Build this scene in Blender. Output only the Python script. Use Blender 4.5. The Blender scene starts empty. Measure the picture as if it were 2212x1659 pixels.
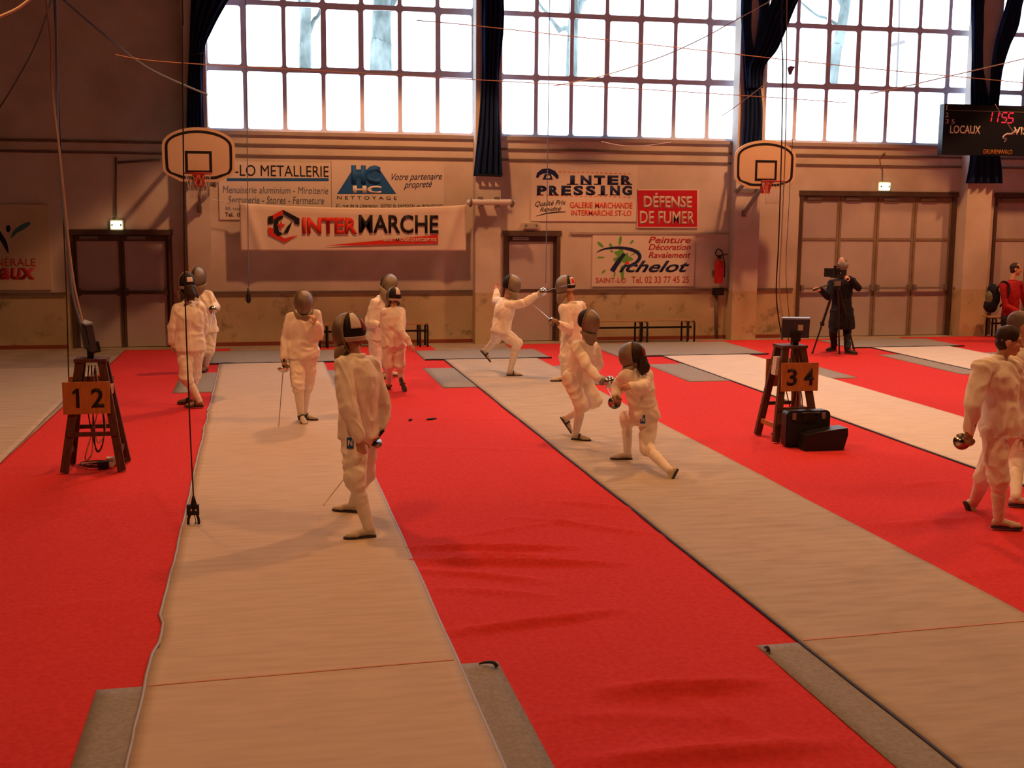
import bpy, bmesh, math, random
import numpy as np
from mathutils import Vector, Matrix, noise
from mathutils.bvhtree import BVHTree
random.seed(7)
SC = bpy.context.scene
COL = SC.collection
PI = math.pi
V = Vector

# ------------------------------------------------------------------ camera
F = 2586.99                      # focal length in pixels of a 2212 x 1659 frame
YW = 22.74                       # distance of the far wall
HC = 2.5                         # eye height
RM = Matrix(((0.97823930, -0.20734476, 0.00748522),
             (0.02217630, 0.14036041, 0.98985209),
             (-0.20629128, -0.96814622, 0.14190421)))   # world -> camera axes
cd = bpy.data.cameras.new('camera')
cam = bpy.data.objects.new('camera', cd)
COL.objects.link(cam)
cd.sensor_fit = 'HORIZONTAL'
cd.sensor_width = 36.0
cd.lens = F / 2212 * 36.0
cd.clip_end = 200
cam.matrix_world = Matrix.Translation((0, 0, HC)) @ RM.transposed().to_4x4()
SC.camera = cam

# ------------------------------------------------------------------ light
SC.view_settings.view_transform = 'Standard'
SC.view_settings.look = 'None'
SC.view_settings.gamma = 1.0
SC.view_settings.use_curve_mapping = False
SC.view_settings.exposure = 0.0
w = bpy.data.worlds.new('overcast_sky')
SC.world = w
w.use_nodes = True
bg = w.node_tree.nodes['Background']
bg.inputs[0].default_value = (0.80, 0.90, 1.0, 1)
bg.inputs[1].default_value = 5.0
LAMP_W = {0.2: 130.0, 6.5: 570.0, 12.9: 900.0, 19.2: 1180.0}     # the rows over the near end are dimmer
LAMP_COL = (1.0, 0.42, 0.15)
LAMPS = [(x, y) for y in (0.2, 6.5, 12.9) for x in (-1.8, 5.4, 12.6)] + [(2.4, 19.2), (10.0, 19.2), (17.0, 19.2)]
for i, (lx, ly) in enumerate(LAMPS):
    ld = bpy.data.lights.new('hall_lamp', 'SPOT')
    ld.energy = LAMP_W[ly]
    ld.color = LAMP_COL
    ld.spot_size = math.radians(111 if ly < 15 else 105)
    ld.spot_blend = 0.14
    ld.shadow_soft_size = 0.16
    lo = bpy.data.objects.new('hall_lamp', ld)
    lo.location = (lx, ly, 7.6)
    COL.objects.link(lo)

# ------------------------------------------------------------------ helpers
def ray(px, py):
    return RM.transposed() @ V(((px - 1106) / F, -(py - 829.5) / F, -1))
def at(px, py, Y):
    d = ray(px, py)
    return V((0, 0, HC)) + d * (Y / d.y)
def fl(px, py, z=0.0):
    d = ray(px, py)
    return V((0, 0, HC)) + d * ((z - HC) / d.z)
def rect(x0, y0, x1, y1, Y=YW):
    """bounds X0, X1, Z0, Z1 on the plane Y"""
    a = at(x0, (y0 + y1) / 2, Y); b = at(x1, (y0 + y1) / 2, Y)
    t = at((x0 + x1) / 2, y0, Y); u = at((x0 + x1) / 2, y1, Y)
    return a.x, b.x, u.z, t.z

def tag(o, label=None, cat=None, group=None, kind=None):
    if label: o['label'] = label
    if cat: o['category'] = cat
    if group: o['group'] = group
    if kind: o['kind'] = kind
    return o
def empty(name, loc, label, cat, group=None):
    o = bpy.data.objects.new(name, None)
    o.location = loc
    o.empty_display_size = 0.1
    COL.objects.link(o)
    return tag(o, label, cat, group)
def adopt(o, parent):
    """parent o keeping its world place (parents are empties or meshes at translation only)"""
    o.parent = parent
    off = V((0, 0, 0))
    p = parent
    while p is not None:
        off += p.location
        p = p.parent
    o.location = o.location - off
    return o

class MB:
    """collects shapes for ONE mesh"""
    def __init__(s):
        s.v = []; s.f = []
    def add(s, vs, fs):
        n = len(s.v)
        s.v += [tuple(p) for p in vs]
        s.f += [tuple(i + n for i in f) for f in fs]
        return s
    def box(s, x0, x1, y0, y1, z0, z1):
        vs = [(x, y, z) for z in (z0, z1) for y in (y0, y1) for x in (x0, x1)]
        return s.add(vs, [(0, 2, 3, 1), (4, 5, 7, 6), (0, 1, 5, 4), (2, 6, 7, 3), (0, 4, 6, 2), (1, 3, 7, 5)])
    def obox(s, c, ax, ay, az):
        """box from centre and half-axis vectors"""
        c, ax, ay, az = V(c), V(ax), V(ay), V(az)
        vs = [c + ax * i + ay * j + az * k for k in (-1, 1) for j in (-1, 1) for i in (-1, 1)]
        return s.add(vs, [(0, 2, 3, 1), (4, 5, 7, 6), (0, 1, 5, 4), (2, 6, 7, 3), (0, 4, 6, 2), (1, 3, 7, 5)])
    def bar(s, a, b, w, h, up=(0, 0, 1)):
        a, b = V(a), V(b)
        d = (b - a).normalized()
        u = V(up)
        sd = d.cross(u)
        if sd.length < 1e-4: sd = d.cross(V((0, 1, 0)))
        sd.normalize(); u = sd.cross(d)
        return s.obox((a + b) / 2, d * ((b - a).length / 2), sd * (w / 2), u * (h / 2))
    def loft(s, secs, n=20, cap=True):
        """secs: (centre, u half vector, v half vector)"""
        vs, fs = [], []
        for c, u, v in secs:
            c, u, v = V(c), V(u), V(v)
            for i in range(n):
                a = 2 * PI * i / n
                vs.append(c + u * math.cos(a) + v * math.sin(a))
        m = len(secs)
        for j in range(m - 1):
            for i in range(n):
                k = (i + 1) % n
                fs.append((j * n + i, j * n + k, (j + 1) * n + k, (j + 1) * n + i))
        if cap:
            fs.append(tuple(range(n))[::-1])
            fs.append(tuple((m - 1) * n + i for i in range(n)))
        return s.add(vs, fs)
    def tube(s, pts, r, n=8):
        pts = [V(p) for p in pts]
        rs = r if isinstance(r, (list, tuple)) else [r] * len(pts)
        secs = []
        ref = V((0.123, 0.98, 0.21)).normalized()
        for i, p in enumerate(pts):
            d = (pts[min(i + 1, len(pts) - 1)] - pts[max(i - 1, 0)]).normalized()
            u = d.cross(ref)
            if u.length < 0.05: u = d.cross(V((1, 0, 0)))
            u.normalize(); v = d.cross(u)
            secs.append((p, u * rs[i], v * rs[i]))
        return s.loft(secs, n)
    def cap(s, a, b, ra, rb=None, n=14, flat=None):
        """tapered capsule"""
        a, b = V(a), V(b)
        rb = ra if rb is None else rb
        d = b - a
        L = d.length
        d = d / L if L > 1e-6 else V((0, 0, 1))
        u = d.cross(V((0.31, 0.87, 0.38)))
        if u.length < 0.05: u = d.cross(V((1, 0, 0)))
        u.normalize(); v = d.cross(u)
        secs = []
        for k in range(6):
            t = (k + 0.35) / 6 * PI / 2
            secs.append((a - d * ra * math.cos(t), u * ra * math.sin(t), v * ra * math.sin(t)))
        for k in range(7):
            t = k / 6
            r = ra + (rb - ra) * t
            secs.append((a + d * L * t, u * r, v * r))
        for k in range(6):
            t = (1 - (k + 0.65) / 6) * PI / 2
            secs.append((b + d * rb * math.cos(t), u * rb * math.sin(t), v * rb * math.sin(t)))
        return s.loft(secs, n)
    def ell(s, c, ax, ay, az, nu=20, nv=12):
        c, ax, ay, az = V(c), V(ax), V(ay), V(az)
        secs = []
        for k in range(nv + 1):
            t = PI * (0.02 + 0.96 * k / nv)
            secs.append((c - az * math.cos(t), ax * math.sin(t), ay * math.sin(t)))
        return s.loft(secs, nu)
    def lathe(s, c, prof, ax=(0, 0, 1), n=24):
        c, ax = V(c), V(ax).normalized()
        u = ax.cross(V((0, 1, 0)))
        if u.length < 0.05: u = ax.cross(V((1, 0, 0)))
        u.normalize(); v = ax.cross(u)
        return s.loft([(c + ax * h, u * r, v * r) for r, h in prof], n)
    def prism(s, poly, y0, y1):
        """poly in (X, Z), extruded along Y"""
        n = len(poly)
        vs = [(x, y0, z) for x, z in poly] + [(x, y1, z) for x, z in poly]
        fs = [tuple(range(n)), tuple(range(2 * n - 1, n - 1, -1))]
        fs += [(i, i + n, (i + 1) % n + n, (i + 1) % n) for i in range(n)]
        return s.add(vs, fs)
    def band(s, outer, inner, y0, y1):
        """ring between two outlines of equal length in (X, Z)"""
        n = len(outer)
        vs = [(x, y0, z) for x, z in outer] + [(x, y0, z) for x, z in inner] + \
             [(x, y1, z) for x, z in outer] + [(x, y1, z) for x, z in inner]
        fs = []
        for i in range(n):
            k = (i + 1) % n
            fs += [(i, k, n + k, n + i), (2 * n + i, 3 * n + i, 3 * n + k, 2 * n + k),
                   (i, 2 * n + i, 2 * n + k, k), (n + i, n + k, 3 * n + k, 3 * n + i)]
        return s.add(vs, fs)
    def mesh(s, name):
        me = bpy.data.meshes.new(name)
        bm = bmesh.new()
        vv = [bm.verts.new(p) for p in s.v]
        for f in s.f:
            try: bm.faces.new([vv[i] for i in f])
            except ValueError: pass
        bmesh.ops.recalc_face_normals(bm, faces=bm.faces)
        bm.to_mesh(me); bm.free()
        return me
    def build(s, name, mat, parent=None, smooth=False, loc=None):
        """loc: the mesh's own origin (default: bottom centre of its bounds)"""
        me = s.mesh(name)
        return link(name, me, mat, parent, smooth, loc)

def link(name, me, mat, parent=None, smooth=False, loc=None):
    n = len(me.vertices)
    co = np.empty(n * 3); me.vertices.foreach_get('co', co); co = co.reshape(-1, 3)
    if loc is None:
        lo, hi = co.min(0), co.max(0)
        loc = V(((lo[0] + hi[0]) / 2, (lo[1] + hi[1]) / 2, lo[2]))
    loc = V(loc)
    co -= np.array(loc)
    me.vertices.foreach_set('co', co.ravel())
    if mat: me.materials.append(mat)
    if smooth:
        me.polygons.foreach_set('use_smooth', np.ones(len(me.polygons), dtype=bool))
    me.update()
    o = bpy.data.objects.new(name, me)
    o.location = loc
    COL.objects.link(o)
    if parent is not None: adopt(o, parent)
    return o

def evaluated(me, mods):
    """mesh after modifiers [(type, {settings})]"""
    o = bpy.data.objects.new('tmp', me)
    COL.objects.link(o)
    for t, st in mods:
        m = o.modifiers.new(t, t)
        for k, x in st.items(): setattr(m, k, x)
    dg = bpy.context.evaluated_depsgraph_get()
    r = bpy.data.meshes.new_from_object(o.evaluated_get(dg))
    bpy.data.objects.remove(o)
    bpy.data.meshes.remove(me)
    return r

def blob(name, mb, mat, parent=None, voxel=0.008, iters=4, fold=0.0, ff=(9, 9, 4), loc=None, seed=0):
    """one continuous surface grown over the shapes in mb"""
    me = evaluated(mb.mesh(name), [('REMESH', dict(mode='VOXEL', voxel_size=voxel, adaptivity=0.0)),
                                   ('SMOOTH', dict(factor=0.5, iterations=iters))])
    if fold > 0:
        n = len(me.vertices)
        co = np.empty(n * 3); me.vertices.foreach_get('co', co); co = co.reshape(-1, 3)
        no = np.empty(n * 3); me.vertices.foreach_get('normal', no); no = no.reshape(-1, 3)
        d = np.empty(n)
        for i in range(n):
            x, y, z = co[i]
            q = noise.noise((x * 3 + seed, y * 3, z * 3)) * 1.6
            r = 1 - abs(noise.noise((x * ff[0] + q + seed, y * ff[1] + q, z * ff[2] + q))) * 2.2
            d[i] = fold * (r * 0.9 - 0.4 + 0.35 * noise.noise((x * 22, y * 22, z * 14 + seed)))
        co += no * d[:, None]
        me.vertices.foreach_set('co', co.ravel())
    return link(name, me, mat, parent, True, loc)

# ------------------------------------------------------------------ materials
MATS = {}
def mat(name, col, rough=0.7, metal=0.0, var=0.0, scale=6.0, bump=0.0, bscale=60.0, emit=None, stretch=None, spec=0.3,
        col2=None, detail=4.0, thr=(0.35, 0.65)):
    m = bpy.data.materials.new(name); m.use_nodes = True
    nt = m.node_tree; N = nt.nodes; L = nt.links
    b = N['Principled BSDF']
    b.inputs['Roughness'].default_value = rough
    b.inputs['Metallic'].default_value = metal
    b.inputs['Specular IOR Level'].default_value = spec
    b.inputs['Base Color'].default_value = (*col, 1)
    tc = N.new('ShaderNodeNewGeometry')
    mp = N.new('ShaderNodeMapping')
    L.new(tc.outputs['Position'], mp.inputs['Vector'])
    if stretch: mp.inputs['Scale'].default_value = stretch
    if var > 0 or col2:
        n = N.new('ShaderNodeTexNoise'); n.inputs['Scale'].default_value = scale; n.inputs['Detail'].default_value = detail
        L.new(mp.outputs['Vector'], n.inputs['Vector'])
        cr = N.new('ShaderNodeValToRGB')
        c2 = col2 if col2 else tuple(c * (1 - var) for c in col)
        cr.color_ramp.elements[0].position = thr[0]; cr.color_ramp.elements[1].position = thr[1]
        cr.color_ramp.elements[0].color = (*c2, 1); cr.color_ramp.elements[1].color = (*col, 1)
        L.new(n.outputs['Fac'], cr.inputs['Fac'])
        L.new(cr.outputs['Color'], b.inputs['Base Color'])
    if bump > 0:
        n2 = N.new('ShaderNodeTexNoise'); n2.inputs['Scale'].default_value = bscale
        L.new(mp.outputs['Vector'], n2.inputs['Vector'])
        bp = N.new('ShaderNodeBump'); bp.inputs['Strength'].default_value = bump; bp.inputs['Distance'].default_value = 0.01
        L.new(n2.outputs['Fac'], bp.inputs['Height'])
        L.new(bp.outputs['Normal'], b.inputs['Normal'])
    if emit:
        b.inputs['Emission Color'].default_value = (*emit[0], 1)
        b.inputs['Emission Strength'].default_value = emit[1]
    MATS[name] = m
    return m

def wall_mat():
    m = bpy.data.materials.new('wall_paint'); m.use_nodes = True
    nt = m.node_tree; N = nt.nodes; L = nt.links
    b = N['Principled BSDF']; b.inputs['Roughness'].default_value = 0.85; b.inputs['Specular IOR Level'].default_value = 0.15
    g = N.new('ShaderNodeNewGeometry')
    sp = N.new('ShaderNodeSeparateXYZ'); L.new(g.outputs['Position'], sp.inputs[0])
    st = N.new('ShaderNodeMath'); st.operation = 'GREATER_THAN'; st.inputs[1].default_value = 0.985
    L.new(sp.outputs['Z'], st.inputs[0])
    mx = N.new('ShaderNodeMix'); mx.data_type = 'RGBA'
    mx.inputs['A'].default_value = (0.53, 0.44, 0.295, 1)
    mx.inputs['B'].default_value = (0.60, 0.535, 0.49, 1)
    L.new(st.outputs[0], mx.inputs['Factor'])
    n = N.new('ShaderNodeTexNoise'); n.inputs['Scale'].default_value = 1.3; n.inputs['Detail'].default_value = 6
    L.new(g.outputs['Position'], n.inputs['Vector'])
    cr = N.new('ShaderNodeValToRGB')
    cr.color_ramp.elements[0].position = 0.3; cr.color_ramp.elements[1].position = 0.6
    cr.color_ramp.elements[0].color = (0.8, 0.78, 0.74, 1); cr.color_ramp.elements[1].color = (1, 1, 1, 1)
    L.new(n.outputs['Fac'], cr.inputs['Fac'])
    m2 = N.new('ShaderNodeMix'); m2.data_type = 'RGBA'; m2.blend_type = 'MULTIPLY'; m2.inputs['Factor'].default_value = 1
    L.new(mx.outputs['Result'], m2.inputs['A']); L.new(cr.outputs['Color'], m2.inputs['B'])
    # scuffs low on the wall
    n3 = N.new('ShaderNodeTexNoise'); n3.inputs['Scale'].default_value = 3.0; n3.inputs['Detail'].default_value = 9; n3.inputs['Roughness'].default_value = 0.68
    L.new(g.outputs['Position'], n3.inputs['Vector'])
    c3 = N.new('ShaderNodeValToRGB')
    c3.color_ramp.elements[0].position = 0.55; c3.color_ramp.elements[1].position = 0.68
    c3.color_ramp.elements[0].color = (0, 0, 0, 1); c3.color_ramp.elements[1].color = (0.8, 0.8, 0.8, 1)
    L.new(n3.outputs['Fac'], c3.inputs['Fac'])
    lo = N.new('ShaderNodeMath'); lo.operation = 'LESS_THAN'; lo.inputs[1].default_value = 0.95
    L.new(sp.outputs['Z'], lo.inputs[0])
    ml = N.new('ShaderNodeMath'); ml.operation = 'MULTIPLY'
    L.new(c3.outputs['Color'], ml.inputs[0]); L.new(lo.outputs[0], ml.inputs[1])
    m4 = N.new('ShaderNodeMix'); m4.data_type = 'RGBA'; m4.inputs['B'].default_value = (0.16, 0.13, 0.10, 1)
    L.new(ml.outputs[0], m4.inputs['Factor']); L.new(m2.outputs['Result'], m4.inputs['A'])
    L.new(m4.outputs['Result'], b.inputs['Base Color'])
    n4 = N.new('ShaderNodeTexNoise'); n4.inputs['Scale'].default_value = 25
    L.new(g.outputs['Position'], n4.inputs['Vector'])
    bp = N.new('ShaderNodeBump'); bp.inputs['Strength'].default_value = 0.15; bp.inputs['Distance'].default_value = 0.02
    L.new(n4.outputs['Fac'], bp.inputs['Height']); L.new(bp.outputs['Normal'], b.inputs['Normal'])
    return m

WALL = wall_mat()
PLAIN = mat('hall_plaster', (0.16, 0.12, 0.10), 0.9, var=0.15, scale=1.0)
CEIL = mat('ceiling_boards', (0.13, 0.10, 0.085), 0.9, var=0.15, scale=1.0)
FLOOR = mat('hall_floor', (0.36, 0.31, 0.26), 0.6, var=0.25, scale=2.0, bump=0.1)
STEEL = mat('window_bars_glare_tint', (0.70, 0.74, 0.95), 0.5, var=0.1, scale=8)  # glare around the window bars put into their lilac colour
LEDGE = mat('ledge_paint', (0.38, 0.33, 0.31), 0.7, var=0.15, scale=4)
RAIL = mat('rail_paint', (0.17, 0.125, 0.11), 0.6, var=0.2, scale=6)
DOORM = mat('door_paint', (0.48, 0.42, 0.43), 0.55, var=0.12, scale=1.7)
FRAME = mat('door_frame_brown', (0.10, 0.065, 0.055), 0.55, var=0.2, scale=5)
FRAME2 = mat('door_stile_tan', (0.27, 0.20, 0.15), 0.55, var=0.2, scale=5)
SKIRT = mat('baseboard_red_brown', (0.25, 0.06, 0.035), 0.7)
RED = mat('red_carpet', (0.62, 0.048, 0.052), 0.95, col2=(0.54, 0.036, 0.038), scale=30, bump=0.35, bscale=220, spec=0.1)
GREY = mat('grey_felt', (0.33, 0.325, 0.31), 0.95, col2=(0.26, 0.255, 0.245), scale=45, bump=0.4, bscale=260, spec=0.1)
PISTE = mat('piste_canvas', (0.55, 0.465, 0.37), 0.85, col2=(0.47, 0.39, 0.305), scale=2.2, stretch=(1.3, 7.0, 1), bump=0.25, bscale=120, spec=0.15,
            detail=7, thr=(0.25, 0.6))
PISTE2 = mat('piste_canvas_dark', (0.455, 0.40, 0.325), 0.85, col2=(0.37, 0.32, 0.255), scale=2.0, stretch=(1.3, 6.0, 1), bump=0.25, bscale=120, spec=0.15,  # darker, greyer canvas colour
            detail=8, thr=(0.25, 0.6))
PISTE3 = mat('piste_canvas_pale', (0.68, 0.63, 0.56), 0.85, col2=(0.60, 0.55, 0.48), scale=2.0, stretch=(1.3, 6.0, 1), bump=0.25, bscale=120, spec=0.15,
            detail=8, thr=(0.25, 0.6))
EDGE = mat('piste_edge_dark', (0.03, 0.03, 0.05), 0.6)
EDGEB = mat('piste_edge_blue_grey', (0.36, 0.40, 0.52), 0.6)
WHITE = mat('fencing_white', (0.88, 0.83, 0.74), 0.85, var=0.05, scale=9, bump=0.2, bscale=90, spec=0.15)
SOCK = mat('sock_white', (0.82, 0.77, 0.68), 0.9, var=0.05, scale=12, bump=0.2, bscale=150, spec=0.1)
SKIN = mat('skin', (0.62, 0.34, 0.22), 0.55, var=0.12, scale=12)
HAIRD = mat('hair_dark', (0.030, 0.017, 0.014), 0.55, bump=0.6, bscale=60, stretch=(1, 1, 0.15))
HAIRR = mat('hair_auburn', (0.22, 0.03, 0.02), 0.55, bump=0.6, bscale=60, stretch=(1, 1, 0.15))
HAIRG = mat('hair_grey', (0.17, 0.14, 0.12), 0.6, bump=0.6, bscale=60, stretch=(1, 1, 0.15))
MESH = mat('mask_mesh', (0.30, 0.25, 0.19), 0.38, metal=0.75, var=0.25, scale=7, bump=0.5, bscale=320)
BIBT = mat('mask_bib_tan', (0.30, 0.24, 0.17), 0.8, var=0.15, scale=12)
BIBW = mat('mask_bib_pale', (0.62, 0.58, 0.50), 0.8, var=0.1, scale=12)
BLACK = mat('black_cloth', (0.013, 0.012, 0.018), 0.7)
NAVY = mat('navy_cloth', (0.006, 0.007, 0.016), 0.85, var=0.3, scale=6)
CURT = mat('curtain_blue', (0.010, 0.024, 0.085), 0.85, var=0.35, scale=3, stretch=(4, 4, 0.4), spec=0.1)
JEANS = mat('dark_trousers', (0.016, 0.018, 0.032), 0.85, var=0.2, scale=10)
REDJ = mat('red_jacket', (0.36, 0.012, 0.022), 0.8, var=0.15, scale=9)
SHOEW = mat('shoe_white', (0.62, 0.55, 0.44), 0.6, var=0.1, scale=14)
SHOEG = mat('shoe_tan', (0.33, 0.23, 0.13), 0.6, var=0.2, scale=14)
SHOEK = mat('shoe_black', (0.02, 0.02, 0.025), 0.5)
SOLE = mat('sole_rubber', (0.05, 0.04, 0.05), 0.7)
GLOVE = mat('glove_grey', (0.30, 0.29, 0.30), 0.8, var=0.15, scale=14)
GLOVEB = mat('glove_leather', (0.34, 0.21, 0.12), 0.7, var=0.2, scale=14)
METAL = mat('steel', (0.6, 0.58, 0.55), 0.3, metal=1.0)
GUARD = mat('bell_guard_steel', (0.62, 0.60, 0.56), 0.22, metal=1.0)
GUARDR = mat('bell_guard_lining_red', (0.22, 0.02, 0.03), 0.6)
WOOD = mat('stand_wood', (0.115, 0.045, 0.025), 0.6, col2=(0.075, 0.028, 0.018), scale=6, stretch=(9, 9, 1))
WOODL = mat('board_wood', (0.50, 0.20, 0.055), 0.6, col2=(0.40, 0.15, 0.04), scale=6, stretch=(6, 6, 1))
BENCHW = mat('bench_slat_wood', (0.38, 0.24, 0.13), 0.6, var=0.2, scale=6)
INK = mat('ink_black', (0.012, 0.010, 0.016), 0.6)
INKN = mat('ink_navy', (0.010, 0.018, 0.085), 0.6)
INKB = mat('ink_blue', (0.012, 0.10, 0.36), 0.6)
INKT = mat('ink_slate', (0.13, 0.16, 0.27), 0.6)
INKR = mat('ink_red', (0.68, 0.035, 0.02), 0.6)
INKD = mat('ink_dark_red', (0.45, 0.03, 0.05), 0.6)
INKG = mat('ink_green', (0.12, 0.36, 0.07), 0.6)
INKW = mat('ink_white', (0.72, 0.66, 0.60), 0.6)
TEAL = mat('ink_teal', (0.04, 0.19, 0.24), 0.6)
BOARDW = mat('sign_white', (0.66, 0.58, 0.53), 0.55, var=0.06, scale=2)
BOARDY = mat('sign_cream', (0.60, 0.50, 0.36), 0.6, var=0.06, scale=2)
BANNER = mat('banner_vinyl', (0.76, 0.66, 0.58), 0.5, var=0.05, scale=2)
SIGNR = mat('sign_red', (0.52, 0.012, 0.035), 0.5)
HOOPW = mat('backboard_white', (0.70, 0.53, 0.40), 0.5, var=0.04, scale=3)  # warm cast of the lamps worked into the board's white
HOOPR = mat('rim_red', (0.50, 0.035, 0.02), 0.5)
NETM = mat('net_cord', (0.60, 0.52, 0.45), 0.8)
IRON = mat('iron_grey', (0.22, 0.20, 0.20), 0.5, metal=0.3)
BLACKM = mat('black_metal', (0.015, 0.014, 0.018), 0.45)
PLASK = mat('black_plastic', (0.012, 0.012, 0.016), 0.4)
PLASB = mat('blue_grey_plastic', (0.05, 0.055, 0.085), 0.45)
PLASL = mat('light_blue_plastic', (0.30, 0.38, 0.50), 0.4)
PLASW = mat('pale_plastic', (0.62, 0.57, 0.52), 0.5)
CORD = mat('cord_dark', (0.02, 0.018, 0.022), 0.6)
CORDP = mat('cord_pale', (0.48, 0.34, 0.28), 0.7)
CORDW = mat('cord_white', (0.70, 0.66, 0.66), 0.6)
CORDO = mat('cord_lamplit_tint', (0.46, 0.24, 0.16), 0.6)  # orange lamplight on the stretched wires is painted in
CORDB = mat('hose_blue_grey', (0.17, 0.22, 0.34), 0.6)
EXTR = mat('extinguisher_red', (0.50, 0.015, 0.015), 0.4)
SCRK = mat('scoreboard_black', (0.010, 0.012, 0.022), 0.35)
LED = mat('led_red', (0.4, 0.01, 0.02), 0.5, emit=((1.0, 0.02, 0.05), 1.0))
EXITL = mat('exit_lamp_lens', (0.8, 0.85, 0.7), 0.5, emit=((0.85, 1.0, 0.55), 2.2))
EXITG = mat('exit_lamp_pictogram', (0.03, 0.12, 0.03), 0.5)
BARK = mat('tree_bark', (0.30, 0.36, 0.36), 0.9, col2=(0.10, 0.13, 0.13), scale=3, stretch=(1, 1, 0.5), bump=0.5, bscale=8)
LEAF = mat('dry_leaf', (0.20, 0.10, 0.14), 0.8)
PACKG = mat('pack_olive', (0.16, 0.16, 0.10), 0.8, var=0.2, scale=9)
FUZZ = mat('windscreen_fur', (0.22, 0.19, 0.17), 0.95, bump=1.0, bscale=120)
ROSE = mat('rose_shirt', (0.45, 0.06, 0.06), 0.8)

def glass_mat(name, frosted):
    m = bpy.data.materials.new(name); m.use_nodes = True
    nt = m.node_tree; N = nt.nodes; L = nt.links
    N.remove(N['Principled BSDF'])
    out = N['Material Output']
    gl = N.new('ShaderNodeBsdfGlossy'); gl.inputs['Roughness'].default_value = 0.05
    if frosted:
        tr = N.new('ShaderNodeBsdfTranslucent'); tr.inputs['Color'].default_value = (0.95, 0.97, 1, 1)
    else:
        tr = N.new('ShaderNodeBsdfTransparent'); tr.inputs['Color'].default_value = (0.95, 0.97, 0.98, 1)
    mx = N.new('ShaderNodeMixShader'); mx.inputs[0].default_value = 0.05
    L.new(tr.outputs[0], mx.inputs[1]); L.new(gl.outputs[0], mx.inputs[2]); L.new(mx.outputs[0], out.inputs['Surface'])
    return m
GLASS = glass_mat('clear_pane', False)
FROST = glass_mat('frosted_pane', True)

# ------------------------------------------------------------------ lettering
def text(s, box, Y, m, parent, bold=0.0, shear=0.0, name='lettering', rot=0.0, space=1.0, mirror=False, th=0.003):
    """flat lettering filling box (pixel rectangle on plane Y) -> one mesh"""
    X0, X1, Z0, Z1 = rect(*box, Y)
    return text_w(s, X0, X1, Z0, Z1, Y, m, parent, bold, shear, name, rot, space, mirror, th)
def text_w(s, X0, X1, Z0, Z1, Y, m, parent, bold=0.0, shear=0.0, name='lettering', rot=0.0, space=1.0, mirror=False, th=0.003):
    c = bpy.data.curves.new('t', 'FONT')
    c.body = s; c.shear = shear; c.offset = bold; c.space_character = space; c.resolution_u = 3
    me = evaluated_curve(c)
    n = len(me.vertices)
    co = np.empty(n * 3); me.vertices.foreach_get('co', co); co = co.reshape(-1, 3)
    lo, hi = co.min(0), co.max(0)
    u = (co[:, 0] - lo[0]) / (hi[0] - lo[0]); t = (co[:, 1] - lo[1]) / (hi[1] - lo[1])
    if mirror: t = 1 - t
    x = X0 + u * (X1 - X0)
    z = Z0 + t * (Z1 - Z0) + (u - 0.5) * math.tan(rot) * (X1 - X0)
    new = np.stack([x, np.full(n, Y - th), z], 1)
    me.vertices.foreach_set('co', new.ravel())
    me.update()
    me = evaluated(me, [('SOLIDIFY', dict(thickness=th * 0.9, offset=0.0))])
    return link(name, me, m, parent)
def evaluated_curve(c):
    o = bpy.data.objects.new('tmp', c)
    COL.objects.link(o)
    dg = bpy.context.evaluated_depsgraph_get()
    me = bpy.data.meshes.new_from_object(o.evaluated_get(dg))
    bpy.data.objects.remove(o); bpy.data.curves.remove(c)
    return me
def poly(pts, Y, m, parent, name, th=0.003):
    """flat shape from pixel outline on plane Y"""
    q = [at(x, y, Y) for x, y in pts]
    return MB().prism([(p.x, p.z) for p in q], Y - th, Y - 0.0002).build(name, m, parent)
def stroke(pts, wd, Y, m, parent, name, th=0.003):
    """brush stroke: pixel points with half widths in pixels"""
    L, R_ = [], []
    n = len(pts)
    for i in range(n):
        x, y = pts[i]
        a = pts[max(i - 1, 0)]; b = pts[min(i + 1, n - 1)]
        dx, dy = b[0] - a[0], b[1] - a[1]
        l = math.hypot(dx, dy) or 1
        w_ = wd[i] if isinstance(wd, (list, tuple)) else wd
        L.append((x - dy / l * w_, y + dx / l * w_)); R_.append((x + dy / l * w_, y - dx / l * w_))
    mb = MB()
    for i in range(n - 1):
        q = [at(*p, Y) for p in (L[i], L[i + 1], R_[i + 1], R_[i])]
        mb.prism([(p.x, p.z) for p in q], Y - th, Y - 0.0002)
    return mb.build(name, m, parent)
def smooth_path(pts, k=6):
    """Catmull-Rom through 2-D or 3-D points"""
    P = [V(p).to_3d() if len(p) == 2 else V(p) for p in pts]
    out = []
    for i in range(len(P) - 1):
        p0, p1, p2, p3 = P[max(i - 1, 0)], P[i], P[i + 1], P[min(i + 2, len(P) - 1)]
        for j in range(k):
            t = j / k
            out.append(0.5 * ((2 * p1) + (p2 - p0) * t + (2 * p0 - 5 * p1 + 4 * p2 - p3) * t * t + (3 * p1 - p0 - 3 * p2 + p3) * t ** 3))
    out.append(P[-1])
    return [(p.x, p.y) for p in out] if len(pts[0]) == 2 else out

# ================================================================== THE HALL
XL, XR, YB, ZC = -13.0, 20.0, -9.0, 9.2
def struct(o):
    o['kind'] = 'structure'
    return o
struct(MB().box(XL, XR, YB, YW + 0.3, -0.1, 0.0).build('floor', FLOOR))
struct(MB().box(XL - 0.2, XR + 0.2, YB - 0.2, YW + 0.3, ZC, ZC + 0.15).build('ceiling', CEIL))
struct(MB().box(XL - 0.2, XL, YB, YW + 0.3, 0, ZC).build('wall_left', PLAIN))
struct(MB().box(XR, XR + 0.2, YB, YW + 0.3, 0, ZC).build('wall_right', PLAIN))
struct(MB().box(XL, XR, YB - 0.2, YB, 0, ZC).build('wall_front', PLAIN))

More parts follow.
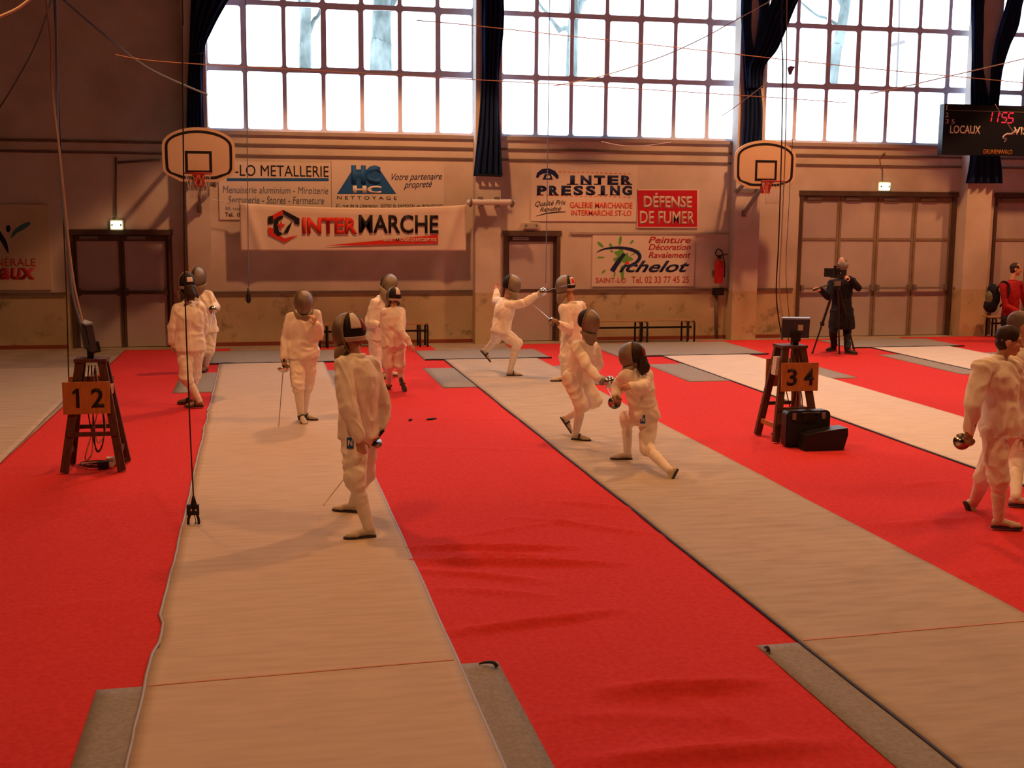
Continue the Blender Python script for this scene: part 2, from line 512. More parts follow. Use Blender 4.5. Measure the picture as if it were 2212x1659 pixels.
def X_(px, py, Y=YW): return at(px, py, Y).x
ZS = 3.93                                     # window sill
WT = 8.6                                      # window head
wins = [(-0.84, 4.10), (4.60, 9.46), (9.96, 14.62), (15.03, 19.3)]
D1 = (-3.28, -1.50, 2.13)                     # door openings x0, x1, top
D2 = (4.66, 5.78, 2.14)
D3 = (10.76, 14.28, 2.97)
D4 = (15.16, 18.6, 2.97)
doors = [D1, D2, D3, D4]
mb = MB()
xs = XL
for a, b, t in doors:
    mb.box(xs, a, YW, YW + 0.3, 0, ZS)
    mb.box(a, b, YW, YW + 0.3, t, ZS)
    mb.box(a, b, YW + 0.16, YW + 0.3, 0, t)  # added backing, blocks daylight leaking round the door leaves
    xs = b
mb.box(xs, XR, YW, YW + 0.3, 0, ZS)
xs = XL
for a, b in wins:
    mb.box(xs, a, YW, YW + 0.3, ZS, WT); xs = b
mb.box(xs, XR, YW, YW + 0.3, ZS, WT)
mb.box(XL, XR, YW, YW + 0.3, WT, ZC)
struct(mb.build('wall_back', WALL))

# pilasters in front of the wall
PD = 0.30
PF = YW - PD
for x0, x1 in ((406, 456), (1027, 1081), (1585, 1638), (2082, 2135)):
    a, b = X_(x0, 550, PF), X_(x1, 550, PF)
    struct(MB().box(a, b, PF, YW - 0.001, 0, ZC - 0.01).build('pillar', WALL))

# ledges and rails along the wall
def trim(n, z, h, d, m, spans):
    t = MB()
    for a, b in spans: t.box(a, b, YW - d, YW - 0.001, z, z + h)
    struct(t.build('trim_%d' % n, m))
PXS = [(X_(a, 550, PF), X_(b, 550, PF)) for a, b in ((406, 456), (1027, 1081), (1585, 1638), (2082, 2135))]
bays = [(XL, PXS[0][0]), (PXS[0][1], PXS[1][0]), (PXS[1][1], PXS[2][0]), (PXS[2][1], PXS[3][0]), (PXS[3][1], XR)]
trim(1, 3.665, 0.04, 0.03, RAIL, bays)
trim(2, 3.475, 0.035, 0.03, RAIL, bays)
dado = []
for a, b in bays:
    cur = a
    for p, q, t in doors:
        if p > a and q < b:
            dado.append((cur, p - 0.08)); cur = q + 0.08
    dado.append((cur, b))
trim(3, 0.965, 0.05, 0.035, RAIL, dado)
trim(4, 3.86, 0.065, 0.05, LEDGE, bays[1:])
t = MB()
for a, b in dado: t.box(a, b, YW - 0.02, YW - 0.001, 0.0, 0.07)
struct(t.build('baseboard_back', SKIRT))
# thin rail over the lower sign, as on the wall right of the single door
struct(MB().box(X_(1232, 500), X_(1578, 497), YW - 0.04, YW - 0.001, 2.09, 2.13).build('trim_5', LEDGE))

# windows
def rrect(x0, x1, z0, z1, r, k=5):
    pts = []
    for cx, cz, a0 in ((x1 - r, z1 - r, 0), (x0 + r, z1 - r, 90), (x0 + r, z0 + r, 180), (x1 - r, z0 + r, 270)):
        for i in range(k + 1):
            a = math.radians(a0 + 90 * i / k)
            pts.append((cx + r * math.cos(a), cz + r * math.sin(a)))
    return pts
rows = [ZS, 5.045, 6.215, 7.40, WT]
inset = {0: (0, 3, 6), 1: (3, 6), 2: (2, 6), 3: (1, 4)}
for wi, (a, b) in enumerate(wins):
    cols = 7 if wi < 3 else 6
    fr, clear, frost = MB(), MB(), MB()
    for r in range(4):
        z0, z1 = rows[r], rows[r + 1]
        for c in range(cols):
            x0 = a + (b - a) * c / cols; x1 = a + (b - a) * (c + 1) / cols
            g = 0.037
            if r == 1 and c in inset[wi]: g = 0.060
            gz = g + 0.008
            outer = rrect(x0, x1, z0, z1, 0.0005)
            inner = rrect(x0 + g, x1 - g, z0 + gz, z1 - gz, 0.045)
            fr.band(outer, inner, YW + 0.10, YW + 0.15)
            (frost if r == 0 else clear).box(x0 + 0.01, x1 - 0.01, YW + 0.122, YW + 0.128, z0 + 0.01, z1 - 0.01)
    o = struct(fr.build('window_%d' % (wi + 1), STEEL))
    frost.build('frosted_pane', FROST, o)
    clear.build('clear_pane', GLASS, o)

# doors
def leafset(n, d, leaves, mids, panes):
    a, b, top = d
    f = MB()
    f.box(a, a + 0.07, YW - 0.02, YW + 0.14, 0, top); f.box(b - 0.07, b, YW - 0.02, YW + 0.14, 0, top)
    f.box(a - 0.02, b + 0.02, YW - 0.03, YW + 0.14, top - 0.09, top + 0.01)
    root = struct(f.build('door_%d' % n, FRAME))
    xs_ = [a + 0.07 + (b - a - 0.14) * i / leaves for i in range(leaves + 1)]
    for i in range(leaves):
        x0, x1 = xs_[i] + 0.006, xs_[i + 1] - 0.006
        lf = MB().box(x0, x1, YW + 0.07, YW + 0.11, 0.01, top - 0.1)
        l = lf.build('leaf', DOORM, root)
        st = MB()
        w_ = 0.045
        for xx in (x0, x1 - w_): st.box(xx, xx + w_, YW + 0.052, YW + 0.07, 0.01, top - 0.1)
        for z in mids: st.box(x0, x1, YW + 0.055, YW + 0.07, z, z + 0.05)
        st.box(x0, x1, YW + 0.055, YW + 0.07, top - 0.2, top - 0.1)
        st.build('stile', FRAME2 if leaves == 4 else FRAME, l)
        if leaves > 1:
            hb = MB().bar((x0 + 0.06, YW + 0.0, 1.0), (x1 - 0.06, YW + 0.0, 1.0), 0.035, 0.035)
            for xx in (x0 + 0.06, x1 - 0.06): hb.box(xx - 0.03, xx + 0.03, YW - 0.01, YW + 0.055, 0.95, 1.07)
            hb.build('push_bar', IRON if leaves == 4 else FRAME, l)
        cl = MB().box(x0 + 0.1, x0 + 0.42, YW + 0.01, YW + 0.06, top - 0.165, top - 0.105)
        cl.build('door_closer', IRON, l)
    return root
leafset(1, D1, 2, (0.97,), 0)
leafset(2, D2, 1, (0.97,), 0)
leafset(3, D3, 4, (1.98,), 0)
leafset(4, D4, 4, (1.98,), 0)

# ------------------------------------------------------------------ floor coverings
def strip(name, x0, x1, y0, y1, z, m, label, cat, nx, ny, hgt=None, group=None, wob=None, parent=None, zb=0.001):
    """a sheet lying on the floor: top grid with skirts down to the floor"""
    vs, fs = [], []
    for j in range(ny + 1):
        t = j / ny
        y = y0 + (y1 - y0) * t
        xa = (x0[0] + (x0[1] - x0[0]) * t) if isinstance(x0, tuple) else x0
        xb = (x1[0] + (x1[1] - x1[0]) * t) if isinstance(x1, tuple) else x1
        if wob: xa += wob(y, 0); xb += wob(y, 1)
        for i in range(nx + 1):
            x = xa + (xb - xa) * i / nx
            vs.append((x, y, z + (hgt(x, y) if hgt else 0)))
    W_ = nx + 1
    for j in range(ny):
        for i in range(nx):
            fs.append((j * W_ + i, j * W_ + i + 1, (j + 1) * W_ + i + 1, (j + 1) * W_ + i))
    ring = list(range(W_)) + [j * W_ + nx for j in range(1, ny + 1)] + [ny * W_ + i for i in range(nx - 1, -1, -1)] + [j * W_ for j in range(ny - 1, 0, -1)]
    n0 = len(vs)
    for k in ring: vs.append((vs[k][0], vs[k][1], zb))
    nr = len(ring)
    for k in range(nr):
        l = (k + 1) % nr
        fs.append((ring[k], n0 + k, n0 + l, ring[l]))
    o = MB().add(vs, fs).build(name, m, parent, True)
    if label: tag(o, label, cat, group)
    return o

def ridge_field(ridges, base=0.002):
    R_ = []
    for (ax, ay), (bx, by), amp, wd in ridges:
        a, b = fl(ax, ay), fl(bx, by)
        R_.append((a, b, amp * 1.45, wd))
    def h(x, y):
        s = base * noise.noise((x * 2.1, y * 2.1, 0.3)) + base * 0.6 * noise.noise((x * 7, y * 7, 1.3))
        for a, b, amp, wd in R_:
            dx, dy = b.x - a.x, b.y - a.y
            L = math.hypot(dx, dy)
            t = ((x - a.x) * dx + (y - a.y) * dy) / (L * L)
            if -0.1 < t < 1.1:
                d = ((x - a.x) * dy - (y - a.y) * dx) / L + 0.03 * noise.noise((x * 3, y * 3, amp * 100))
                s += amp * math.exp(-(d / wd) ** 2) * max(0.0, math.sin(PI * min(max((t + 0.1) / 1.2, 0), 1))) ** 0.6
        return max(s, -0.003)
    return h
r_mid = ridge_field([((890, 1188), (1230, 1185), .030, .045), ((900, 1215), (1330, 1222), .034, .05), ((910, 1235), (1180, 1260), .022, .045), ((930, 1275), (1200, 1290), .014, .05), ((1000, 1200), (1180, 1202), .016, .03),
                     ((970, 1370), (1330, 1325), .028, .05), ((1310, 1500), (1640, 1480), .040, .075), ((1290, 1648), (1790, 1614), .034, .08),
                     ((1120, 1120), (1430, 1160), .018, .05), ((1190, 1085), (1360, 1100), .018, .05), ((870, 905), (1130, 908), .008, .05),
                     ((1450, 1500), (1690, 1610), .014, .05), ((1200, 1550), (1560, 1560), .012, .06), ((840, 965), (1180, 975), .007, .06),
                     ((1000, 1160), (1250, 1125), .012, .05)], 0.004)
r_left = ridge_field([((0, 1180), (330, 1030), .010, .06), ((330, 1050), (420, 1180), .010, .03), ((230, 1120), (275, 1180), .010, .03),
                      ((210, 925), (330, 930), .006, .04), ((60, 1110), (300, 1080), .008, .07), ((0, 1330), (330, 1290), .008, .08)], 0.004)
r_right = ridge_field([((1870, 1140), (2140, 1118), .018, .06), ((1690, 985), (1790, 1050), .010, .04), ((2060, 1250), (2212, 1230), .010, .06),
                       ((1560, 890), (1720, 888), .006, .05), ((1950, 1050), (2060, 1040), .010, .05)], 0.003)
r_far = ridge_field([((1855, 790), (1960, 788), .006, .05)], 0.003)
G_RED = 'red carpets between the pistes'
strip('red_carpet', (-2.75, -2.34), -0.50, 0.5, 22.28, 0.006, RED, 'red carpet strip left of the nearest piste, under the wooden stand numbered 1 2', 'carpet', 46, 420, r_left, G_RED)
strip('red_carpet', 0.95, 3.16, 0.5, 22.25, 0.006, RED, 'creased red carpet strip between the two pistes nearest the camera', 'carpet', 56, 540, r_mid, G_RED)
strip('red_carpet', 4.60, 7.05, 2.0, 22.25, 0.006, RED, 'red carpet strip under the wooden stand numbered 3 4 and the black case', 'carpet', 50, 400, r_right, G_RED)
strip('red_carpet', 8.50, 11.42, 4.0, 22.35, 0.006, RED, 'red carpet strip under the camera tripod and cameraman', 'carpet', 44, 260, r_far, G_RED)
strip('red_carpet', 12.92, 17.5, 10.0, 22.40, 0.006, RED, 'red carpet strip far right beyond the last piste, before the far right doors', 'carpet', 40, 160, r_far, G_RED)

# grey felt under the pistes: near run-off and far run-off pieces
G_FELT = 'grey felt run-off pieces under the pistes'
fz = lambda x, y: 0.0015 * noise.noise((x * 3, y * 3, 5))
strip('felt_mat', -0.87, 1.27, 0.6, 6.29, 0.012, GREY, 'grey felt mat under the near end of the beige piste left of centre', 'mat', 24, 60, fz, G_FELT, None, None, 0.0085)
strip('felt_mat', 2.80, 4.98, 0.6, 6.25, 0.012, GREY, 'grey felt mat under the near end of the diagonal middle piste', 'mat', 24, 60, fz, G_FELT, None, None, 0.0085)
for a, b, y0, y1, s in ((-1.17, 1.52, 16.85, 18.92, 'grey felt rectangle sticking out both sides under the far part of the left piste'),
                        (2.57, 5.20, 16.76, 18.93, 'grey felt rectangle sticking out left of the middle piste, behind the fencers'),
                        (6.30, 9.05, 16.8, 18.9, 'grey felt rectangle under the piste behind the stand numbered 3 4'),
                        (10.9, 13.4, 16.9, 19.6, 'grey felt strip showing along the front edge of the far right piste')):
    strip('felt_mat', a, b, y0, y1, 0.012, GREY, s, 'mat', 20, 20, fz, G_FELT, None, None, 0.0085)
for a, b, y0, y1, s in ((-0.80, 1.40, 19.97, 21.75, 'grey run-off mat past the far end of the left piste, before the wall'),
                        (2.75, 4.95, 19.98, 21.35, 'grey run-off mat behind the running fencer, before the single door'),
                        (6.15, 8.95, 19.95, 22.10, 'grey run-off mat in front of the right hand bench'),
                        (10.95, 13.3, 20.65, 22.05, 'grey run-off mat before the tall four leaf doors')):
    o = strip('run_off_mat', a, b, y0, y1, 0.014, GREY, s, 'mat', 30, 16, lambda x, y: 0.004 + 0.004 * noise.noise((x * 1.5, y * 1.5, 9)), 'grey run-off mats along the wall', None, None, 0.0085)
    e = MB().tube([(a + (b - a) * i / 14, y0 - 0.02, 0.022 + 0.010 * noise.noise((i * 0.7 + a, 0, 0))) for i in range(15)], 0.012, 6)
    e.build('edge_strip', EDGE, o, True)

G_PI = 'fencing pistes'
def wob_left(y, side):
    if side == 0:
        s = 0.012 * noise.noise((y * 1.4, 3.3, 0)) + 0.006 * noise.noise((y * 6, 1, 0))
        if 6.8 < y < 7.3: s += 0.022
        if 13.9 < y < 15.6: s += 0.045 * noise.noise((y * 4.5, 6.1, 0))
        return s
    return 0.008 * noise.noise((y * 1.1, 8.3, 0))
wob0 = lambda y, s: 0.008 * noise.noise((y * 0.9, 7.7 + s * 5, 0))
def piste(x0, x1, y0, y1, label, wob, edge, lines=(), m=None):
    nx = 24; ny = int((y1 - y0) * 14)
    hz = lambda x, y: 0.002 * noise.noise((x * 0.8, y * 3.0, 2)) + 0.0012 * noise.noise((x * 2, y * 9, 4))
    o = strip('piste', x0, x1, y0, y1, 0.022, m or PISTE, label, 'piste', nx, ny, hz, G_PI, wob, None, 0.0128)
    e = MB()
    N_ = int((y1 - y0) * 6)
    for sd, xx in ((0, x0), (1, x1)):
        if sd == 1 and edge == 'L': continue
        e.tube([(xx + wob(y0 + (y1 - y0) * i / N_, sd) + (-0.008 if sd == 0 else 0.008), y0 + (y1 - y0) * i / N_, 0.013) for i in range(N_ + 1)], 0.011, 6)
    e.build('edge_binding', EDGEB if edge == 'B' else EDGE, o, True)
    for ya, yb in lines:
        vs = []
        pts = [(x0 + 0.01 + (x1 - x0 - 0.02) * i / 24, ya + (yb - ya) * i / 24) for i in range(25)]
        l = MB()
        for i in range(24):
            (xa, p), (xb, q) = pts[i], pts[i + 1]
            za, zb = 0.0228 + hz(xa, p), 0.0228 + hz(xb, q)
            l.add([(xa, p - 0.008, za), (xb, q - 0.008, zb), (xb, q + 0.008, zb + 0.0005), (xa, p + 0.008, za + 0.0005),
                   (xa, p - 0.008, za + .002), (xb, q - 0.008, zb + .002), (xb, q + 0.008, zb + .002), (xa, p + 0.008, za + .002)],
                  [(0, 1, 2, 3), (4, 7, 6, 5), (0, 4, 5, 1), (3, 2, 6, 7), (0, 3, 7, 4), (1, 5, 6, 2)])
        l.build('line', LINE, o)
    return o
LINE = mat('piste_line_red', (0.55, 0.27, 0.20), 0.8)
piste(-4.2, -2.52, 2.0, 19.85, 'beige piste at the far left edge, left of the stand numbered 1 2', wob0, 'L', (), PISTE2)
piste(-0.62, 1.04, 0.6, 19.95, 'worn beige piste in the left middle, under the nearest fencer walking away', wob_left, 'B', ((6.27, 6.33),))
piste(3.08, 4.69, 0.6, 19.95, 'long diagonal piste under the two duelling fencers in the middle', wob0, 'L', ((6.25, 6.31),), PISTE2)
piste(6.96, 8.57, 4.0, 19.95, 'pale piste running behind the stand numbered 3 4', wob0, 'L', (), PISTE3)
piste(11.36, 12.98, 9.0, 20.65, 'pale piste at the far right, right of the cameraman', wob0, 'L', (), PISTE3)

# ================================================================== SIGNS
def board(name, px, m, label, cat='sign', th=0.025, group='advertising boards on the wall'):
    X0, X1, Z0, Z1 = rect(*px)
    o = MB().box(X0, X1, YW - th, YW - 0.001, Z0, Z1).build(name, m)
    return tag(o, label, cat, group)
SY = YW - 0.0255
# metalwork firm
s = board('advertising_board', (473, 350, 715, 475), BOARDW, 'white metalwork firm board with a blue rule, behind the left basketball backboard')
text('ST-LO METALLERIE', (478, 357, 710, 381), SY, INK, s)
poly([(490, 385), (710, 385), (710, 391), (490, 391)], SY, INKB, s, 'blue_rule')
text('Menuiserie aluminium - Miroiterie', (481, 403, 709, 418), SY, INKT, s, shear=0.15)
text('Serrurerie - Stores - Fermeture', (493, 424, 700, 440), SY, INKT, s, shear=0.15)
text('50, rue', (487, 447, 518, 455), SY, INKT, s)
text('Tel.  0', (486, 459, 518, 468), SY, INK, s, bold=0.01)
# cleaning firm
s = board('advertising_board', (716, 350, 960, 452), BOARDW, 'white cleaning firm board with big blue letters on a trapezoid')
poly([(728, 419), (856, 419), (820, 366), (762, 366)], SY, INKB, s, 'trapezoid', 0.002)
text('HC', (759, 357, 822, 399), SY - 0.002, INKB, s, bold=0.07)
text('HC', (762, 401, 824, 418), SY - 0.002, INKW, s, bold=0.05, mirror=True)
text('NETTOYAGE', (728, 424, 857, 431), SY, INK, s, space=1.6)
text('Votre partenaire', (846, 374, 955, 393), SY, INKN, s, shear=0.45, rot=0.03)
text('propreté', (872, 391, 934, 410), SY, INKN, s, shear=0.45, rot=0.05)
text('21, rue de la Libération  50750 St SAMSON de BONFOSSE', (725, 441, 957, 449), SY, INK, s, shear=0.1)
# dry cleaner
s = board('advertising_board', (1147, 357, 1375, 478), BOARDW, 'white laundry board with navy letters, a telephone emblem and red print')
stroke([(1160, 384), (1163, 376), (1172, 370), (1184, 369), (1196, 373), (1203, 381), (1204, 386)], [2.5, 4, 5, 5.5, 5, 4, 2.5], SY, INKN, s, 'telephone_emblem')
poly([(1172, 388), (1177, 376), (1190, 376), (1194, 388)], SY - .001, INKN, s, 'telephone_dial')
poly([(1179, 385), (1181, 379), (1187, 379), (1189, 385)], SY - .004, INKW, s, 'dial_centre', 0.002)
def spaced(sx, x0, x1, y0, y1, m, bold):
    n = len(sx); stp = (x1 - x0) / n
    for i, ch in enumerate(sx):
        wd = 0.34 if ch == 'I' else 0.80
        c = x0 + stp * (i + 0.5)
        text(ch, (c - stp * wd / 2, y0, c + stp * wd / 2, y1), SY, m, s, bold=bold)
        if ch in 'INTERP':      # slab serifs
            for yy in (y1 - 2.0,) if ch in 'TIP' else (y1 - 2.0,):
                poly([(c - stp * .42, yy), (c + stp * (.42 if ch in 'INR' else .1), yy), (c + stp * (.42 if ch in 'INR' else .1), y1), (c - stp * .42, y1)], SY, m, s, 'serif', 0.0034)
spaced('INTER', 1222, 1368, 379, 399, INKN, 0.05)
spaced('PRESSING', 1157, 1368, 401, 422, INKN, 0.05)
def dashes(x0, x1, ya, yb, n):
    d = MB()
    for i in range(n):
        xa = x0 + (x1 - x0) * (i + 0.1) / n; xb = x0 + (x1 - x0) * (i + 0.6) / n
        y = ya + (yb - ya) * i / n
        q = [at(*p, SY) for p in ((xa, y + .9), (xb, y + .4), (xb, y - .9), (xa, y - .4))]
        d.prism([(p.x, p.z) for p in q], SY - 0.003, SY)
    d.build('dashed_line', INKR, s)
dashes(1206, 1366, 371, 376, 16); dashes(1158, 1366, 422, 426, 20)
text('Qualité Prix', (1156, 433, 1223, 446), SY, INK, s, shear=0.4, rot=0.07)
text('Rapidité', (1166, 447, 1212, 459), SY, INK, s, shear=0.4, rot=0.06)
stroke([(1158, 467), (1180, 461), (1205, 458), (1222, 457.5)], [.5, 1.1, 1.2, .8], SY, INK, s, 'underline')
text('GALERIE MARCHANDE', (1231, 437, 1366, 450), SY, INKR, s, bold=0.008)
text('INTERMARCHE ST-LO', (1234, 454, 1364, 466), SY, INKR, s, bold=0.008)
# no smoking
s = board('no_smoking_sign', (1376, 409, 1508, 492), INKW, 'red no smoking sign with pale capital letters', 'sign', 0.03, None)
poly([(1377.5, 411), (1506, 411), (1506, 490), (1377.5, 490)], YW - 0.0303, SIGNR, s, 'red_panel')
SY2 = YW - 0.0335
text('DÉFENSE', (1390, 417, 1495, 449), SY2, BOARDW, s, bold=0.03)
text('DE FUMER', (1382, 456, 1500, 484), SY2, BOARDW, s, bold=0.018)
# decorator
s = board('advertising_board', (1279, 504, 1499, 618), BOARDW, 'white house painter board with a green paint splash and navy script')
random.seed(3)
spl = []
for i in range(40):
    a = 2 * PI * i / 40
    r = 15 + 4 * math.sin(a * 3 + 1) + 3 * math.sin(a * 7)
    spl.append((1343 + r * 1.15 * math.cos(a), 556 + r * math.sin(a)))
poly(spl, SY, INKG, s, 'paint_splash', 0.002)
for x0, y0, x1, y1, wd in ((1291, 523, 1303, 534, 3.5), (1317, 526, 1323, 538, 3.2), (1341, 510, 1338, 530, 3.4), (1368, 519, 1361, 527, 2.6), (1290, 556, 1306, 556, 2),
                          (1382, 541, 1362, 552, 1.6), (1300, 590, 1308, 583, 2.4), (1326, 598, 1329, 588, 2), (1343, 574, 1345, 606, 4.2), (1325, 545, 1318, 540, 2)):
    stroke([(x0, y0), ((x0 * 2 + x1) / 3, (y0 * 2 + y1) / 3), ((x0 + x1 * 2) / 3, (y0 + y1 * 2) / 3), (x1, y1)], [wd * .5, wd, wd * .8, wd * .4], SY, INKG, s, 'paint_drop', 0.0022)
sw = smooth_path([(1289, 545), (1305, 538), (1330, 535), (1355, 537), (1375, 544), (1382, 555), (1374, 567), (1358, 574), (1345, 576)], 5)
nn = len(sw)
stroke(sw, [0.6 + 4.2 * math.sin(PI * min(1, (i / nn) * 1.05)) ** .8 * (0.5 + .5 * i / nn) for i in range(nn)], SY, INKN, s, 'swoosh')
stroke([(1349, 548), (1336, 564), (1322, 586)], [3.5, 4.5, 5.5], SY, INKN, s, 'letter_stem')
text('ichelot', (1337, 563, 1489, 588), SY - 0.0005, INKN, s, bold=0.02, shear=0.42)
poly([(1351, 566), (1357, 564), (1359, 570), (1352, 572)], SY - .004, INKR, s, 'red_dot', 0.001)
text('Peinture', (1401, 511, 1492, 525), SY, INKD, s, shear=0.25, bold=0.012)
text('Décoration', (1401, 527, 1492, 540), SY, INKD, s, shear=0.25, bold=0.012)
text('Ravalement', (1401, 544, 1492, 557), SY, INKD, s, shear=0.25, bold=0.012)
text('SAINT-LO', (1287, 600, 1352, 611), SY, INKD, s)
text('Tel. 02 33 77 45 25', (1364, 597, 1488, 611), SY, INKD, s)
# water company sign at the left edge
s = board('advertising_board', (-70, 441, 108, 626), BOARDY, 'cream board at the left edge with teal leaf emblem and dark red letters')
stroke(smooth_path([(24, 514), (34, 500), (50, 490), (65, 481)], 4), [.6, 2, 3, 3.8, 4.4, 5, 5.4, 5.6, 5.6, 5.4, 4.8, 3.8, 1.5], SY, TEAL, s, 'leaf_emblem')
stroke(smooth_path([(-14, 482), (-2, 505), (10, 525), (18, 547)], 4), [1, 2.5, 3.6, 4.5, 5.2, 5.6, 5.6, 5.4, 5, 4.3, 3.2, 2, .5], SY, INKN, s, 'leaf_emblem')
poly([(18 + 5 * math.cos(a * .5236), 494 + 8 * math.sin(a * .5236)) for a in range(12)], SY, INKN, s, 'dot_emblem')
text('GÉNÉRALE', (-42, 554, 77, 575), SY, INKD, s)
text('eaux', (-24, 578, 78, 604), SY, INKD, s, bold=0.04, shear=0.15)

# hanging banner between the pilasters
BY = YW - 0.32
def banner():
    X0, X1, Z0, Z1 = rect(518, 440, 1007, 542, BY)
    nx, nz = 90, 24
    def dep(u, t):
        d = 0.005 * math.sin(PI * t) * math.sin(u * 9 + 1)
        d += 0.035 * math.exp(-((u - 0.03 - 0.06 * (1 - t)) / 0.02) ** 2) + 0.035 * math.exp(-((u - 0.97 + 0.07 * (1 - t)) / 0.022) ** 2)
        d += 0.008 * math.exp(-((t - 0.86 - 0.1 * abs(u - .5)) / 0.05) ** 2)
        return d
    vs, fs = [], []
    for j in range(nz + 1):
        for i in range(nx + 1):
            u, t = i / nx, j / nz
            sag = 0.075 * (math.sin(PI * u) ** 0.8) * t
            vs.append((X0 + (X1 - X0) * u, BY - dep(u, t), Z0 + (Z1 - Z0) * t - sag))
    for j in range(nz):
        for i in range(nx):
            k = j * (nx + 1) + i
            fs.append((k, k + 1, k + nx + 2, k + nx + 1))
    me = evaluated(MB().add(vs, fs).mesh('banner'), [('SOLIDIFY', dict(thickness=0.004, offset=1.0))])
    o = link('hanging_banner', me, BANNER, None, True)
    return tag(o, 'long white vinyl banner with red and black capitals, hung between two pilasters', 'banner')
s = banner()
BF = BY - 0.020
text('INTER', (653, 470, 772, 505), BF, INKR, s, bold=0.04)
text('MARCHE', (775, 464, 947, 504), BF, INK, s, bold=0.02)
poly([(700, 531), (946, 507), (946, 526)], BF, INKR, s, 'red_wedge')
text('Les Mousquetaires', (828, 510.5, 943, 525), BF - 0.006, INKW, s, bold=0.012)
# emblem: a broken hexagon, red and black, with a hat, cross and foil inside
poly([(579, 470), (611, 453), (613, 462), (590, 475), (590, 470)], BF, INKR, s, 'emblem_red')
poly([(611, 453), (647, 472), (647, 486), (636, 483), (636, 477), (612, 463)], BF, INK, s, 'emblem_black')
poly([(579, 468), (590, 466), (590, 483), (579, 484)], BF - .001, INK, s, 'emblem_black')
poly([(579, 491), (590, 493), (590, 504), (615, 515), (645, 507), (614, 524), (579, 506)], BF, INKR, s, 'emblem_red')
poly([(591, 477), (600, 468), (612, 466), (611, 472), (602, 476), (601, 490), (603, 500), (612, 505), (600, 511), (592, 502)], BF, INK, s, 'emblem_figure')
poly([(632, 477), (620, 490), (612, 504), (622, 503), (628, 489)], BF, INK, s, 'emblem_foil')
poly([(605, 479), (609, 479), (609, 484), (615, 484), (615, 488), (609, 488), (609, 495), (605, 495), (605, 488), (599, 488), (599, 484), (605, 484)], BF - .002, INKR, s, 'emblem_cross')
cb = MB()
for (px, py), (wx, wz) in (((519, 441), (X_(456, 436, PF) , 0)), ((1006, 441), (X_(1027, 434, PF), 0))):
    a = at(px, py, BY)
    cb.tube([a, V((wx + (0.02 if px < 700 else -0.02), PF - 0.01, a.z + 0.08))], 0.006, 6)
cb.build('tie_cord', CORDW, s)

# ================================================================== CURTAINS
def curtain(strands, label, ties=()):
    root = None
    for rows_, dY in strands:
        nR = (len(rows_) - 1) * 8
        P_ = [(r[0], r[1], r[2]) for r in rows_]
        vs, fs = [], []
        nx = 36
        sm = smooth_path([V(p) for p in P_], 8)
        for p in sm:
            y, xl, xr = p
            for i in range(nx + 1):
                u = i / nx
                q = at(xl + (xr - xl) * u, y, PF - dY)
                wdt = abs((xr - xl)) / 110
                d = 0.045 * math.sin(u * 2 * PI * 4.5 + 0.6 * math.sin(y * 0.02)) * min(1, wdt * 2.2) + 0.03 * noise.noise((u * 4, y * 0.02, xl * .01))
                vs.append((q.x, q.y + d, q.z))
        for j in range(len(sm) - 1):
            for i in range(nx):
                k = j * (nx + 1) + i
                fs.append((k, k + 1, k + nx + 2, k + nx + 1))
        me = evaluated(MB().add(vs, fs).mesh('curtain'), [('SOLIDIFY', dict(thickness=0.02, offset=0.0))])
        if root is None:
            root = tag(link('curtain', me, CURT, None, True), label, 'curtain', 'dark blue curtains gathered at the pilasters')
        else:
            link('gathered_fold', me, CURT, root, True)
    for (x0, y0), (x1, y1) in ties:
        MB().tube([at(x0, y0, PF - 0.16), at(x1, y1, PF - 0.16)], 0.02, 8).build('tie_band', NAVY, root, True)
    return root
curtain([([(-60, 418, 560), (-10, 415, 502), (15, 413, 484), (70, 411, 455), (110, 410, 440), (190, 406, 437), (285, 404, 440)], 0.10)],
        'dark blue curtain at the far left of the windows, swept aside above the left backboard', [((408, 118), (442, 112))])
curtain([([(-30, 1040, 1088), (60, 1042, 1087), (150, 1042, 1078), (220, 1038, 1077), (290, 1033, 1080), (380, 1024, 1084)], 0.10)],
        'dark blue curtain hanging straight on the middle pilaster, flared at its foot', [((1029, 378), (1083, 380))])
curtain([([(-30, 1602, 1626), (60, 1603, 1622), (120, 1606, 1630), (220, 1608, 1647), (300, 1605, 1646), (330, 1604, 1646)], 0.10),
         ([(-20, 1676, 1734), (0, 1668, 1724), (40, 1655, 1706), (80, 1642, 1690), (110, 1630, 1676), (145, 1616, 1651), (190, 1612, 1648)], 0.16),
         ([(-20, 1635, 1662), (20, 1642, 1660), (70, 1636, 1658), (110, 1630, 1656), (140, 1622, 1650)], 0.13)],
        'dark blue curtain above the right backboard, its upper part pulled to the right')
curtain([([(-30, 2098, 2128), (60, 2100, 2124), (150, 2100, 2124), (260, 2095, 2150), (340, 2097, 2160), (396, 2088, 2164)], 0.10),
         ([(-40, 2186, 2236), (0, 2176, 2212), (60, 2160, 2198), (100, 2150, 2180), (150, 2143, 2166), (200, 2138, 2160), (240, 2128, 2160), (300, 2110, 2162)], 0.16)],
        'dark blue curtain at the far right, behind the scoreboard')

